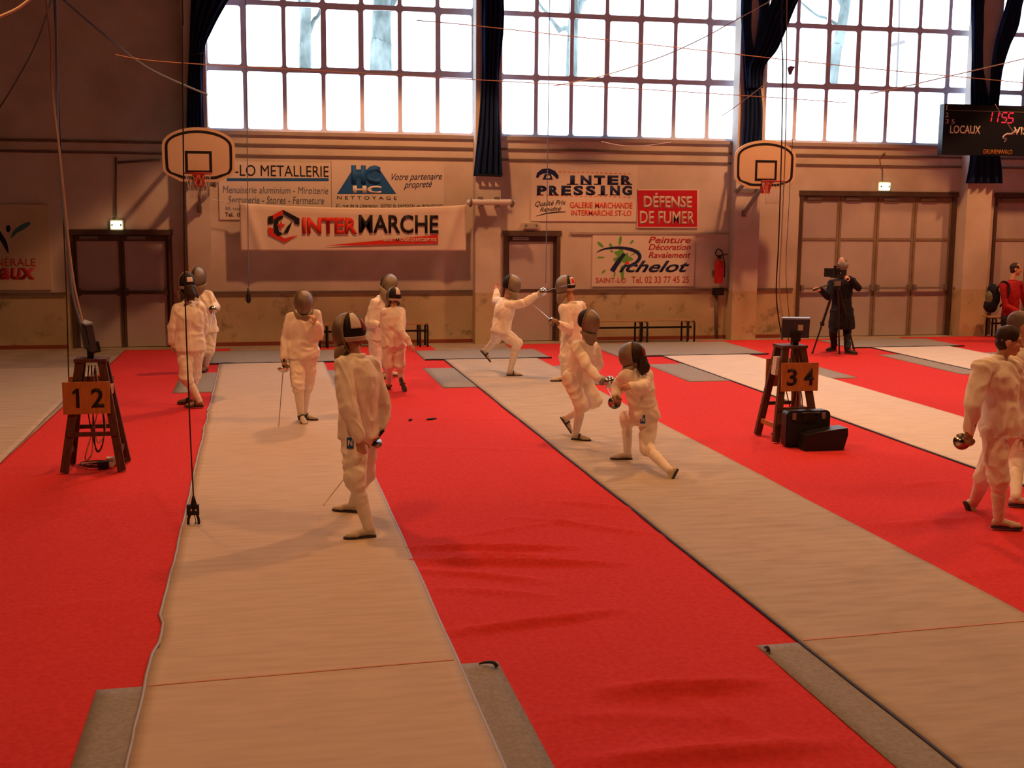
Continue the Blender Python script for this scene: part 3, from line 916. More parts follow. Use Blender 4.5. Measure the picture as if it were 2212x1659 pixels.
# ================================================================== BASKETBALL HOOPS
def hoop(pxbox, pxsq, Y, label, armdx):
    X0, X1, Z0, Z1 = rect(*pxbox, Y)
    W_, H_ = X1 - X0, Z1 - Z0
    cx = (X0 + X1) / 2
    def outline(k):
        pts = []
        w2 = W_ / 2 - k; zt = Z1 - k; zb = Z0 + k
        sh = Z1 - H_ * 0.36
        # arched top
        for i in range(25):
            a = PI * i / 24
            pts.append((cx + w2 * math.cos(a) * (1 - 0.05 * math.sin(a) ** 2), sh + (zt - sh) * math.sin(a) ** 0.9))
        lo = Z0 + H_ * 0.20 + k * .4
        for x, z in ((-w2 * 1.0, (sh + lo) / 2), (-w2 * .99, lo + .02), (-w2 * .96, lo - 0.02), (-w2 * .90, lo - .06), (-w2 * 0.52, zb + .005), (-w2 * .40, zb)):
            pts.append((cx + x, z))
        for x, z in ((w2 * .40, zb), (w2 * .52, zb + .005), (w2 * .90, lo - .06), (w2 * .96, lo - .02), (w2 * .99, lo + .02), (w2 * 1.0, (sh + lo) / 2)):
            pts.append((cx + x, z))
        return pts
    root = empty('basketball_hoop', (cx, YW, Z0), label, 'basketball hoop', 'wall mounted basketball hoops')
    MB().prism(outline(0), Y, Y + 0.035).build('backboard', HOOPW, root)
    MB().band(outline(0.05), outline(0.095), Y - 0.003, Y - 0.0003).build('border_line', INK, root)
    a, b, c, d = rect(*pxsq, Y)
    g = 0.045
    q = lambda k: [(a + k, c + k), (b - k, c + k), (b - k, d - k), (a + k, d - k)]
    MB().band(q(0), q(g), Y - 0.003, Y - 0.0003).build('target_square', INK, root)
    zr = c - 0.015
    xr = (a + b) / 2
    R = 0.225
    yc = Y - 0.15 - R
    rim = MB().tube([(xr + R * math.cos(2 * PI * i / 32), yc + R * math.sin(2 * PI * i / 32), zr) for i in range(33)], 0.011, 8)
    rim.build('rim', HOOPR, root, True)
    br = MB().box(xr - 0.09, xr + 0.09, Y - 0.02, Y - 0.001, zr - 0.22, zr + 0.03)
    for sx in (-1, 1):
        br.bar((xr + sx * .07, Y - 0.01, zr - 0.01), (xr + sx * 0.1, yc + R * .9, zr), 0.02, 0.03)
        br.bar((xr + sx * .06, Y - 0.02, zr - 0.2), (xr + sx * 0.06, Y - 0.16, zr - 0.01), 0.02, 0.03)
    br.build('rim_bracket', HOOPR, root)
    net = MB()
    for i in range(12):
        for sg in (-1, 1):
            pts = []
            for j in range(6):
                t_ = j / 5
                an = 2 * PI * (i + sg * t_ * 1.5) / 12
                rr = R * (1 - 0.42 * t_ ** .8)
                pts.append((xr + rr * math.cos(an), yc + rr * math.sin(an), zr - 0.42 * t_))
            net.tube(pts, 0.0022, 4)
    net.build('net', NETM, root, True)
    arm = MB()
    for sx in (-0.22, 0.22):
        arm.bar((cx + sx, PF - 0.04, Z0 - .05), (cx + sx, Y + 0.035, Z0 + 0.30), 0.05, 0.06)
        arm.bar((cx + sx, PF - 0.04, Z1 - .25), (cx + sx, Y + 0.035, Z1 - .30), 0.05, 0.06)
    arm.box(cx + armdx - .04, cx + armdx + .04, PF - 0.05, PF - 0.002, Z0 - .53, Z0 - .40).box(cx - .26, cx + .26, PF - 0.05, PF - 0.002, Z0 - .06, Z0 + .02)
    arm.box(cx - .28, cx + .28, PF - 0.05, PF - 0.002, Z1 - .30, Z1 - .20)
    arm.bar((cx + armdx, PF - .04, Z0 - 0.46), (cx + armdx * .2, Y + 0.03, Z0 + 0.08), 0.05, 0.07)
    arm.build('support_arm', IRON, root)
    return root
hoop((350, 275, 508, 393), (400, 326, 458, 374), YW - 1.15, 'white basketball backboard with hoop at the left, above the double door', -0.05)
hoop((1587, 303, 1719, 408), (1631, 346, 1678, 391), YW - 1.15, 'white basketball backboard with hoop at the right, beside the tall doors', -0.05)

# ================================================================== WALL FITTINGS
def exit_lamp(px, lit, label):
    X0, X1, Z0, Z1 = rect(*px)
    root = empty('exit_sign', ((X0 + X1) / 2, YW, Z0), label, 'exit sign', 'exit lamps over the doors')
    MB().box(X0, X1, YW - 0.04, YW - 0.001, Z0, Z1).build('housing', PLASW, root)
    k = 0.02
    MB().box(X0 + k, X1 - k, YW - 0.075, YW - 0.04, Z0 + k, Z1 - k).build('lens', EXITL if lit else LEDGE, root)
    zc = (Z0 + Z1) / 2; xc = (X0 + X1) / 2
    ar = MB()
    for sx in (-1, 1):
        xa = xc + sx * (X1 - X0) * 0.28
        ar.prism([(xa, zc + .025), (xa + sx * .035, zc), (xa, zc - .025)], YW - 0.079, YW - 0.0752)
    ar.build('pictogram', EXITG, root)
exit_lamp((238, 475, 267, 497), True, 'lit exit sign over the left double door')
exit_lamp((1895, 393, 1921, 413), True, 'lit exit sign over the tall four leaf doors')
exit_lamp((1129, 480, 1163, 495), False, 'unlit exit sign over the single door')
# conduits
def conduit(pts, r, label, m=RAIL):
    o = MB().tube([at(x, y, YW - 0.03) for x, y in pts], r, 8).build('conduit', m, None, True)
    tag(o, label, 'pipe', 'electrical conduits on the wall')
conduit([(250, 340), (251, 475)], 0.016, 'vertical conduit running down to the left exit sign')
conduit([(254, 352), (300, 349), (346, 346)], 0.02, 'short horizontal conduit left of the left backboard')
conduit([(1912, 330), (1900, 340), (1902, 358), (1906, 365), (1906, 393)], 0.012, 'kinked cable running down to the exit sign over the tall doors')
conduit([(1547, 636), (1548, 735)], 0.03, 'conduit dropping to the floor below the black box and fire extinguisher')
# bar on the middle pilaster
def bar_fit():
    root = empty('exercise_bar', at(1060, 437, PF), 'short white horizontal bar bracketed across the middle pilaster', 'bar')
    a, b = at(1014, 437, PF - 0.22), at(1108, 437, PF - 0.22)
    MB().cap(a, b, 0.055).build('bar', PLASW, root, True)
    for p in (at(1016, 437, PF - 0.22), at(1106, 437, PF - 0.22)):
        MB().lathe(p - V((0.02, 0, 0)), [(0.09, 0), (0.09, 0.04)], (1, 0, 0)).build('end_plate', IRON, root, True)
    for x in (1040, 1076):
        p = at(x, 437, PF - 0.22)
        MB().box(p.x - 0.03, p.x + 0.03, PF - 0.24, PF - 0.001, p.z - 0.1, p.z + 0.1).build('bracket', IRON, root)
bar_fit()
# extinguisher
def extinguisher():
    p = at(1552, 612, YW - 0.14)
    root = empty('fire_extinguisher', p, 'red fire extinguisher hung on the wall right of the painter board', 'fire extinguisher')
    h = 0.46; r = 0.085
    MB().lathe(p, [(r * .9, 0), (r, 0.015), (r, h - .07), (r * .85, h - .03), (r * .45, h), (0.03, h + .01), (0.03, h + .05)]).build('cylinder', EXTR, root, True)
    MB().box(p.x - 0.03, p.x + 0.03, p.y - 0.04, p.y + 0.03, p.z + h + .04, p.z + h + .08).bar(p + V((-.05, 0, h + .08)), p + V((.17, 0, h + .12)), 0.025, 0.02).build('valve_handle', BLACKM, root)
    hose = smooth_path([p + V((-.02, -.03, h + .06)), p + V((-.10, -.05, h + .13)), p + V((-.06, -.05, h + .22)), p + V((0.03, -.05, h + .18)), p + V((.06, -.06, h + .06)), p + V((.095, -.06, h - .1)), p + V((.10, -.05, .12))], 6)
    MB().tube(hose, 0.013, 8).build('hose', BLACKM, root, True)
    MB().box(p.x - 0.1, p.x + 0.1, YW - 0.05, YW - 0.001, p.z + .15, p.z + .25).build('wall_bracket', IRON, root)
    MB().box(p.x - 0.055, p.x + 0.055, p.y - r - .002, p.y - r + .02, p.z + .15, p.z + .32).build('label_plate', SIGNR, root)
extinguisher()
x0, x1, z0, z1 = rect(1538, 622, 1559, 637)
o = MB().box(x0, x1, YW - 0.12, YW - 0.001, z0, z1).box(x0 + .02, x1 - .02, YW - 0.14, YW - 0.12, z0 + .02, z1 - .02).build('junction_box', BLACKM)
tag(o, 'small black box on the wall below the fire extinguisher', 'junction box')

# scoreboard
def scoreboard():
    Y = YW - 0.75
    X0, X1, Z0, Z1 = rect(2037, 222, 2400, 334, Y)
    Z1 = at(2040, 224, Y).z; Z0 = at(2040, 334, Y).z
    root = empty('scoreboard', ((X0 + X1) / 2, YW, Z0), 'black electronic scoreboard showing 11 55 in red, high on the right', 'scoreboard')
    MB().box(X0, X1, Y, Y + 0.16, Z0, Z1).build('case', SCRK, root)
    f = MB(); zt = Z1 - 0.13
    f.box(X0 + .02, X1, Y - 0.012, Y - .0003, zt, zt + 0.012)
    f.build('trim_line', IRON, root)
    for x in (X0 + 0.8, X1 - 0.8):
        MB().bar((x, Y + 0.16, (Z0 + Z1) / 2), (x, PF if x < 15.2 else YW, (Z0 + Z1) / 2), 0.08, 0.2).build('wall_arm', IRON, root)
    text('LOCAUX', (2052, 271, 2118, 289), Y, INKW, root, bold=0.02, name='team_lettering')
    text('VISITEURS', (2189, 275, 2290, 293), Y, INKW, root, bold=0.02, name='team_lettering')
    text('GRUNENWALD', (2123, 323, 2187, 333), Y, WOODL, root, bold=0.02, name='maker_lettering')
    for ch, yy in (('1', 232), ('2', 248), ('3', 262)):
        text(ch, (2044 if ch == '1' else 2042, yy - 5, 2046 if ch == '1' else 2049, yy + 5), Y, INKW, root, name='row_numeral')
    text('5', (2055, 258, 2062, 268), Y, INKW, root, name='row_numeral')
    seg = {'1': 'bc', '5': 'afgcd'}
    for ch, x, y in (('1', 2135, 242), ('1', 2149, 243), ('5', 2162, 243.5), ('5', 2176, 244.5)):
        m = MB(); w_, h_ = 11, 21
        P = lambda u, t: (x + w_ * u + 4 * (1 - t), y + h_ * t)
        S = {'a': ((0.1, 0), (0.9, 0)), 'g': ((0.1, .5), (.9, .5)), 'd': ((0.1, 1), (.9, 1)), 'f': ((0, .08), (0, .45)), 'b': ((1, .08), (1, .45)), 'e': ((0, .55), (0, .92)), 'c': ((1, .55), (1, .92))}
        if ch == '1': S = {'b': ((.5, .02), (.5, .45)), 'c': ((.5, .55), (.5, .98))}
        for k in seg[ch]:
            a, b = S[k]
            m.bar(at(*P(*a), Y - .004), at(*P(*b), Y - .004), 0.006, 0.022, (0, 0, 1) if k in 'agd' else (1, 0, 0))
        m.build('digit', LED, root)
scoreboard()

# benches
def bench(xs, Ypx, yb, label):
    """xs: pixel positions of leg frames along the wall"""
    Yc = Ypx
    za = 0.44
    X = [at(x, yb, Yc).x for x in xs]
    root = empty('bench', ((X[0] + X[-1]) / 2, Yc, 0), label, 'bench', 'changing benches along the wall')
    a, b = X[0] - 0.12, X[-1] + 0.12
    for k, y in enumerate((-0.11, 0.0, 0.11)):
        MB().box(a, b, Yc + y - 0.045, Yc + y + 0.045, za - 0.025, za).build('seat_slat', BENCHW, root)
    for x in X:
        f = MB()
        for s_ in (0,):
            pts = smooth_path([(x, Yc - .17, 0.0), (x, Yc - .17, 0.25), (x, Yc - .16, za - .06), (x, Yc - .11, za - .03), (x, Yc, za - .03), (x, Yc + .11, za - .03), (x, Yc + .16, za - .06), (x, Yc + .17, .25), (x, Yc + .17, 0)], 4)
            f.tube(pts, 0.019, 8)
        pts2 = [(p[0] + 0.14, p[1], p[2]) for p in pts]
        f.tube(pts2, 0.019, 8)
        f.build('leg_frame', BLACKM, root, True)
    MB().bar((X[0], Yc, za - 0.15), (X[-1] + .14, Yc, za - 0.15), 0.035, 0.035).build('rail', BLACKM, root)
bench((690, 905), 22.25, 748, 'low bench against the wall below the long hanging banner')
bench((1265, 1377, 1478), 22.3, 740, 'low bench against the wall under the painter board')
bench((2139, 2260), 22.2, 735, 'low bench against the wall at the far right, behind the man in red')

def scrap(px, py, w_, label):
    c = fl(px, py)
    o = MB().ell(c + V((0, 0, .018)), V((w_, .02, 0)), V((-.005, .028, 0)), V((0, 0, .012)), 10, 6).ell(c + V((w_ * .7, .01, .020)), V((w_ * .5, 0, .004)), V((0, .02, 0)), V((0, 0, .010)), 10, 6)
    tag(o.build('black_scrap', BLACK, None, True), label, 'scrap', 'small black scraps on the carpet')
scrap(886, 910, .025, 'smaller of two black scraps on the carpet behind the nearest fencer')
scrap(931, 908, .06, 'larger of two black scraps on the carpet behind the nearest fencer')
def curl(o, a, b, label):
    p, q = fl(*a, .02), fl(*b, .02)
    MB().tube(smooth_path([p, p.lerp(q, .4) + V((0, .01, .012)), p.lerp(q, .8) + V((0, .0, .02)), q], 5), [.005 + .0005 * i for i in range(16)], 8).build('curled_edge', EDGE, o, True)
curl(bpy.data.objects['felt_mat'], (1035, 1434), (1074, 1440), None)
curl(bpy.data.objects['felt_mat.001'], (1652, 1400), (1660, 1408), None)

# ================================================================== SCORING STANDS
def stand(x0, x1, y0, y1, ztop, nums, zb0, zb1, label, bx0, bx1):
    root = empty('scoring_stand', ((x0 + x1) / 2, (y0 + y1) / 2, 0), label, 'stand', 'wooden scoring stands')
    cx, cy = (x0 + x1) / 2, (y0 + y1) / 2
    zc = 0.012
    tops = {}
    for sx in (-1, 1):
        for sy in (-1, 1):
            b = V((cx + sx * (x1 - x0) / 2, cy + sy * (y1 - y0) / 2, 0.03))
            t = V((cx + sx * 0.10, cy + sy * 0.09, ztop))
            tops[(sx, sy)] = (b, t)
            d = (t - b).normalized()
            MB().bar(b - d * 0.012, t, 0.075, 0.05, (0, 1, 0)).build('leg', WOOD, root)
    MB().box(cx - 0.15, cx + 0.15, cy - 0.13, cy + 0.13, ztop - .01, ztop + 0.02).build('top_shelf', WOOD, root)
    P = lambda k, z: tops[k][0].lerp(tops[k][1], z / ztop)
    for sy in (-1, 1):
        a, b = P((-1, sy), 0.36), P((1, sy), 0.36)
        MB().bar(a + V((-.02, sy * .03, 0)), b + V((.02, sy * .03, 0)), 0.025, 0.04).build('rung', WOOD, root)
    for sx in (-1, 1):
        a, b = P((sx, -1), 0.16), P((sx, 1), 0.16)
        MB().bar(a, b, 0.025, 0.055).build('rung', WOODL if nums[0] == '3' else WOOD, root)
        a, b = P((sx, -1), (zb0 + zb1) / 2 + .04), P((sx, 1), (zb0 + zb1) / 2 + .04)
        MB().bar(a + V((sx * .02, 0, 0)), b + V((sx * .02, 0, 0)), 0.025, 0.09).build('side_rail', WOODL, root)
    yf = P((-1, -1), zb0).y - 0.045
    for yy, sg in ((yf, -1), (2 * cy - yf, 1)):
        MB().box(bx0, bx1, yy - 0.008, yy + 0.008, zb0, zb1).build('number_board', WOODL, root)
    w_ = bx1 - bx0; h_ = zb1 - zb0
    for i, ch in enumerate(nums):
        c = bx0 + w_ * (0.28 + 0.46 * i)
        hw = w_ * 0.135
        if ch == '1':
            za, zb_ = zb0 + h_ * .20, zb0 + h_ * .80
            hh = zb_ - za
            MB().prism([(c, za), (c + hh * .17, za), (c + hh * .17, zb_), (c + hh * .03, zb_), (c - hh * .16, zb_ - hh * .17), (c - hh * .16, zb_ - hh * .30), (c, zb_ - hh * .22)], yf - .0115, yf - .0083).build('numeral', INK, root)
            continue
        text_w(ch, c - hw, c + hw, zb0 + h_ * 0.20, zb0 + h_ * 0.80, yf - .0082, INK, root, bold=0.02, name='numeral')
    return root, V((cx, cy, ztop + 0.02))
YA = 12.0
zt = at(190, 778, 12.0).z
rA, tA = stand(-1.83, -1.31, 11.78, 12.25, zt, '12', at(180, 893, 11.85).z, at(180, 824, 11.85).z,
               'dark wooden A-frame stand numbered 1 2 on the left red carpet', at(136, 860, 11.83).x, at(238, 860, 11.83).x)
ztb = at(1715, 748, 12.3).z
rB, tB = stand(5.54, 6.02, 12.06, 12.55, ztb, '34', at(1725, 845, 12.1).z, at(1725, 784, 12.1).z,
               'dark wooden A-frame stand numbered 3 4 behind the black case', at(1688, 812, 12.1).x, at(1767, 812, 12.1).x)
def machine(c, yaw, tilt, wd, ht, label, back):
    root = empty('scoring_machine', c, label, 'scoring machine', 'scoring machines on the wooden stands')
    cy, sy = math.cos(yaw), math.sin(yaw)
    ax = V((cy, sy, 0)); ay0 = V((-sy, cy, 0)); az0 = V((0, 0, 1))
    ay = ay0 * math.cos(tilt) + az0 * math.sin(tilt); az = az0 * math.cos(tilt) - ay0 * math.sin(tilt)
    m = c + V((0, 0, 0.10)) + az * (ht / 2)
    MB().obox(m, ax * (wd / 2), ay * 0.03, az * (ht / 2)).build('housing', PLASB, root)
    MB().obox(m + az * (ht / 2 + .006), ax * (wd / 2 + .004), ay * 0.036, az * 0.008).build('top_edge', PLASL, root)
    MB().obox(m - ay * 0.032, ax * (wd / 2 - .02), ay * 0.003, az * (ht / 2 - .025)).build('display', PLASK if back else IRON, root)
    MB().obox(m + ay * 0.0315 + ax * (-.05) + az * .01, ax * .028, ay * 0.002, az * .032).build('sticker', PLASW, root)
    MB().obox(m + ay * 0.05 - az * (ht / 2 - .02), ax * .05, ay * 0.03, az * .05).build('socket_block', PLASK, root)
    MB().bar(c, c + V((0, 0, 0.13)), 0.06, 0.08, (0, 1, 0)).build('foot', PLASK, root)
    return root
machine(at(197, 778, 12.0), math.radians(-72), math.radians(8), 0.34, 0.26, 'scoring machine on the stand numbered 1 2, seen edge on', True)
machine(at(1716, 748, 12.3), math.radians(166), math.radians(-6), 0.30, 0.21, 'scoring machine on the stand numbered 3 4, back with a pale sticker', True)
# small cable boxes hung under the tops of the stands
def cabling(c, loops, label, mat_):
    root = empty('cable_bundle', c, label, 'cables', 'cables hanging in the wooden stands')
    for i, pts in enumerate(loops):
        MB().tube(smooth_path(pts, 6), 0.006, 6).build('cable', mat_ if i % 3 else CORDP, root, True)
    return root
random.seed(11)
def loops_for(c, zt_, n, y):
    L = []
    for i in range(n):
        a = random.uniform(-.09, .09); b = random.uniform(-.12, .12); z = random.uniform(.05, .3)
        L.append([(c.x + a * .5, y, zt_ - .05), (c.x + a, y - .02, zt_ * .6), (c.x + b, y, z), (c.x + b + .06, y + .02, z + .03), (c.x + b + .08, y + .03, zt_ * .45), (c.x + .02, y + .02, zt_ - .08)])
    for i in range(n):
        r = random.uniform(.1, .17)
        L.append([(c.x + r * math.cos(t) * 1.1 + random.uniform(-.03, .03), y + .05 + r * .8 * math.sin(t), .022 + .008 * i) for t in np.linspace(0, 5.5, 8)])
    return L
cabling(V((-1.57, 12.0, 0)), loops_for(V((-1.57, 12.0, 0)), zt, 4, 12.0), 'tangle of thin cables inside the stand numbered 1 2', CORD)
cabling(V((5.78, 12.3, 0)), loops_for(V((5.78, 12.3, 0)), ztb, 4, 12.3), 'tangle of thin cables inside the stand numbered 3 4', CORD)
def pack(c, s, m, label, name='power_adapter', cat='adapter'):
    o = MB().obox(c + V((0, 0, s[2])), V((s[0], s[0] * .3, 0)), V((-s[1] * .3, s[1], 0)), V((0, 0, s[2])))
    q = MB().obox(c + V((s[0] * 1.5, 0, s[2])), V((s[0] * .5, 0, 0)), V((0, s[1] * .6, 0)), V((0, 0, s[2] * .6)))
    r = o.build(name, m); tag(r, label, cat, 'small electrical boxes at the wooden stands')
    q.build('plug', PLASW if m is not PLASW else PLASK, r)
pack(V((-1.50, 11.95, 0.02)), (.05, .035, .03), PLASK, 'small black adapter on the carpet inside the stand numbered 1 2')
pack(V((-1.42, 12.10, 0.02)), (.06, .04, .035), PLASW, 'small pale socket block on the carpet inside the stand numbered 1 2')
o = MB().obox(V((5.66, 12.28, ztb - 0.21)), V((.075, 0, 0)), V((0, .05, 0)), V((.01, 0, .10))).build('relay_box', PLASW)
tag(o, 'pale electrical box hung under the top of the stand numbered 3 4', 'electrical box')
MB().obox(V((5.655, 12.225, ztb - 0.25)), V((.03, 0, 0)), V((0, .006, 0)), V((0, 0, .035))).build('blue_socket', INKB, o)
MB().obox(V((5.70, 12.225, ztb - 0.15)), V((.012, 0, 0)), V((0, .006, 0)), V((0, 0, .012))).build('red_button', INKR, o)

# black equipment case beside the stand
def case():
    a = fl(1683, 962); b = fl(1798, 972)
    root = empty('equipment_case', (a.x + .3, a.y, 0), 'black hard case with handle, lying open at the foot of the stand numbered 3 4', 'case')
    z = 0.008
    x0_, x1_ = a.x - .01, a.x + 0.50
    zt_ = at(1720, 888, 11.8).z
    bm_ = MB()
    def rbox(x0, x1, y0, y1, z0, z1, r):
        return MB().prism(rrect(x0, x1, z0, z1, r), y0, y1)
    rbox(x0_, x1_, 11.80, 11.92, z, zt_, 0.05).build('lid', PLASK, root)
    rbox(x0_ + .01, x1_ - .01, 11.785, 11.80, z + .03, zt_ - .02, 0.05).build('lid_panel', BLACK, root)
    t = MB()
    q = [(x0_ + .12, z), (x1_ + .06, z), (x1_ + .105, z + .16), (x1_ + .10, zt_ * .60), (x1_ - .02, zt_ * .58), (x0_ + .25, zt_ * .5), (x0_ + .14, zt_ * .42)]
    t.prism(q, 11.58, 11.785)
    t.build('body', PLASK, root)
    h = smooth_path([(x0_ + .17, 11.80, zt_ - .05), (x0_ + .17, 11.74, zt_ - .02), (x0_ + .20, 11.70, zt_ - .01), (x0_ + .31, 11.70, zt_ - .01), (x0_ + .34, 11.74, zt_ - .02), (x0_ + .34, 11.80, zt_ - .05)], 5)
    MB().tube(h, 0.013, 8).build('handle', BLACKM, root, True)
    for x in (x0_ + .08, x0_ + .42):
        MB().box(x - .02, x + .02, 11.77, 11.80, zt_ - .09, zt_ - .02).build('latch', IRON, root)
case()

# ================================================================== CABLES, CORDS AND WIRES
def cord(pts, r, m, label, name='cord', cat='cord', group='cords and cables hanging in the hall', n=6, k=8):
    o = MB().tube(smooth_path(pts, k), r, n).build(name, m, None, True)
    return tag(o, label, cat, group)
top = lambda p: V((p.x, p.y, ZC - 0.01))
A3 = lambda L, Y: [at(x, y, Y) for x, y in L]
MT = at(190, 722, 12.0)
o = cord([top(at(90, -120, 12.0)), at(90, -120, 12.0), at(100, 0, 12.0), at(108, 70, 12.0), at(111, 120, 12.0), at(110, 150, 12), at(118, 240, 12.0), at(128, 320, 12.0), at(140, 440, 12.0), at(150, 540, 12), at(163, 630, 12), at(184, 716, 12.0)], 0.011, CORDP,
         'thick pale cable hanging down to the stand numbered 1 2')
MB().tube(smooth_path([at(118, -120, 12.03), at(120, 0, 12.03), at(122, 120, 12.03), at(124, 240, 12.03), at(128, 330, 12.03), at(136, 440, 12.03), at(147, 540, 12.03), at(158, 640, 12.03), at(182, 722, 12.03)], 8), 0.012, 6).build('blue_grey_strand', CORDB, o, True)
cord([top(at(130, 300, 12.3)), at(130, 300, 12.3), at(138, 500, 12.3), at(144, 650, 12.3), at(149, 840, 12.3), at(152, 900, 12.3)], 0.006, CORD, 'thin dark cord hanging down behind the board numbered 1 2')
cord([at(135, -90, 14), at(101, 30, 14), at(70, 110, 14), at(20, 200, 14), at(-20, 260, 14)], 0.008, CORD, 'thin dark wire sloping down at the upper left wall')
cord([at(170, -80, 14), at(110, -32, 14), at(66, -2, 14), at(35, 20, 14), at(-10, 40, 14)], 0.016, CORDP, 'pale wire crossing the top left corner')
cord([at(60, -110, 17), at(120, -20, 17), at(160, 20, 17), at(250, 95, 17), at(330, 152, 17), at(448, 205, 17)], 0.014, CORDB, 'blue grey hose sagging across the upper left wall towards the window')
# reel cord with crocodile plug, hanging free over the left piste edge
def plug_cord():
    Yp = 9.6
    o = cord([top(at(392, -60, Yp)), at(392, -60, Yp), at(393, 0, Yp), at(396, 320, Yp), at(400, 640, Yp), at(408, 860, Yp), at(413, 980, Yp), at(418, 1074, Yp)], 0.0055, CORD,
             'dark cord over the left piste edge ending in a black two pronged clip')
    p = at(418, 1074, Yp); q = at(418, 1094, Yp); r_ = at(417, 1110, Yp)
    MB().lathe(p, [(0.010, 0.01), (0.016, -.02), (0.024, -.055), (0.026, -.075)]).build('clip_neck', BLACKM, o, True)
    z0 = at(418, 1112, Yp).z; z1 = at(418, 1090, Yp).z
    MB().box(r_.x - .048, r_.x + .048, Yp - .02, Yp + .02, z0, z1).build('clip_body', BLACKM, o)
    for sx, x in ((-1, 407), (1, 427)):
        pr = [at(418 + sx * 7, 1110, Yp), at(418 + sx * 11, 1122, Yp), at(418 + sx * 11, 1135, Yp), at(x - sx * 2 if 0 else x, 1147, Yp)]
        MB().tube(smooth_path(pr, 5), 0.011, 8).build('prong', BLACKM, o, True)
        MB().ell(pr[-1], V((.013, 0, 0)), V((0, .013, 0)), V((0, 0, .013))).build('metal_tip', METAL, o, True)
        c = at(418 + sx * 5, 1101, Yp)
        MB().lathe(c + V((0, -.022, 0)), [(.008, .004), (.008, -.002)], (0, 1, 0), 12).build('rivet', METAL, o, True)
    MB().tube(smooth_path([at(419, 1112, Yp), at(423, 1125, Yp), at(420, 1136, Yp), at(424, 1128, Yp)], 4), .003, 6).build('loose_wire', CORD, o, True)
plug_cord()
o = cord([top(at(531, 60, 20)), at(531, 60, 20), at(533, 200, 20), at(535, 400, 20), at(537, 620, 20)], 0.007, CORDB, 'thin cord hanging left of the long banner, with a small dark weight')
MB().lathe(at(537, 655, 20), [(0.02, 0), (0.045, 0.05), (0.03, .14), (0.012, .25)]).build('weight', BLACKM, o, True)
cord([top(at(1185, 200, 20)), at(1185, 200, 20), at(1183, 330, 20), at(1181, 480, 20), at(1179, 612, 20)], 0.007, CORDB, 'thin grey cord hanging before the single door and laundry board')
o = cord([top(at(1691, -40, 12.35)), at(1691, -40, 12.35), at(1691, 150, 12.35), at(1688, 330, 12.35), at(1682, 520, 12.35), at(1677, 640, 12.35), at(1690, 735, 12.35)], 0.007, CORD, 'pair of dark cables hanging from above to the stand numbered 3 4', n=6)
MB().tube(smooth_path([at(1700, -40, 12.4), at(1699, 150, 12.4), at(1696, 330, 12.4), at(1688, 520, 12.4), at(1684, 640, 12.4), at(1704, 738, 12.4)], 8), .006, 6).build('second_cable', CORDP, o, True)
MB().tube(smooth_path([at(1712, 300, 12.4), at(1704, 450, 12.4), at(1698, 600, 12.4), at(1712, 742, 12.4)], 8), .003, 6).build('thin_cable', CORD, o, True)
cord(A3([(250, 118), (320, 130), (455, 140), (740, 156), (1025, 172), (1340, 190), (1645, 209), (1830, 222)], 16), 0.0055, CORDO, 'lower orange lit wire stretched across the windows')
cord(A3([(900, 44), (1022, 55), (1230, 78), (1420, 98), (1625, 121), (1900, 150), (2160, 174), (2260, 184)], 15), 0.0055, CORDO, 'upper orange lit wire stretched across the windows')
cord(A3([(1195, 186), (1285, 168), (1364, 145), (1443, 117), (1519, 82), (1563, 58), (1660, 4), (1690, -14)], 17), 0.007, CORDW, 'white cord sagging across the middle window up to the right')
cord(A3([(1560, 250), (1592, 228), (1660, 176)], 18), 0.006, CORDW, 'short white cord sloping across the right curtain')
cord(A3([(1880, 202), (1937, 191), (2031, 169), (2110, 151), (2182, 134), (2240, 120)], 17), 0.008, CORDW, 'white cord sloping up across the far right window to the curtain')
cord(A3([(1300, 306), (1340, 314), (1390, 315), (1450, 307)], 21.5), 0.007, CORDW, 'white cord drooping below the middle window sill')
o = cord(A3([(2150, 225), (2165, 250), (2190, 286)], 19), 0.007, CORDP, 'frayed pale cord end with torn white tape before the scoreboard')
MB().tube(smooth_path(A3([(2196, 281), (2186, 289), (2174, 290), (2167, 297), (2174, 300), (2170, 306)], 19), 4), [0.02 - 0.0005 * i for i in range(21)], 6).build('torn_tape', CORDW, o, True)
# dry leaf stuck on the window
lf = MB()
c = at(1709, 152, YW + .112)
lf.prism([(c.x + dx * .09, c.z + dz * .09) for dx, dz in ((-.9, .5), (-.2, 1), (.9, .8), (.5, .2), (.1, -.9), (-.5, -1), (-.7, -.2))], c.y, c.y + .006)
tag(lf.build('dry_leaf', LEAF), 'dry purple brown leaf stuck to a clear pane right of the curtain', 'leaf')

# ================================================================== OUTSIDE
def tree(px, y1, Y, wd, lean, branches, label):
    b = at(px, y1, Y)
    root = empty('bare_tree', (b.x, Y, 0), label, 'tree', 'bare trees outside the windows')
    pts = [(b.x - lean * 3.0, Y, 0.0), (b.x - lean * .6, Y, b.z - .8), (b.x, Y, b.z), (b.x + lean, Y, b.z + 1.6), (b.x + lean * 2.2, Y + .2, b.z + 4)]
    sp = smooth_path(pts, 5)
    MB().tube(sp, [wd * (1.25 - 0.5 * i / len(sp)) for i in range(len(sp))], 12).build('trunk', BARK, root, True)
    for (x0, y0), (x1, y1_), r in branches:
        a, c_ = at(x0, y0, Y), at(x1, y1_, Y)
        m = a.lerp(c_, .5) + V((0, .1, .08))
        e = c_ + (c_ - a) * .8 + V((0, .2, .3))
        sp = smooth_path([a, m, c_, e], 4)
        MB().tube(sp, [r * (1 - .6 * i / len(sp)) for i in range(len(sp))], 8).build('branch', BARK, root, True)
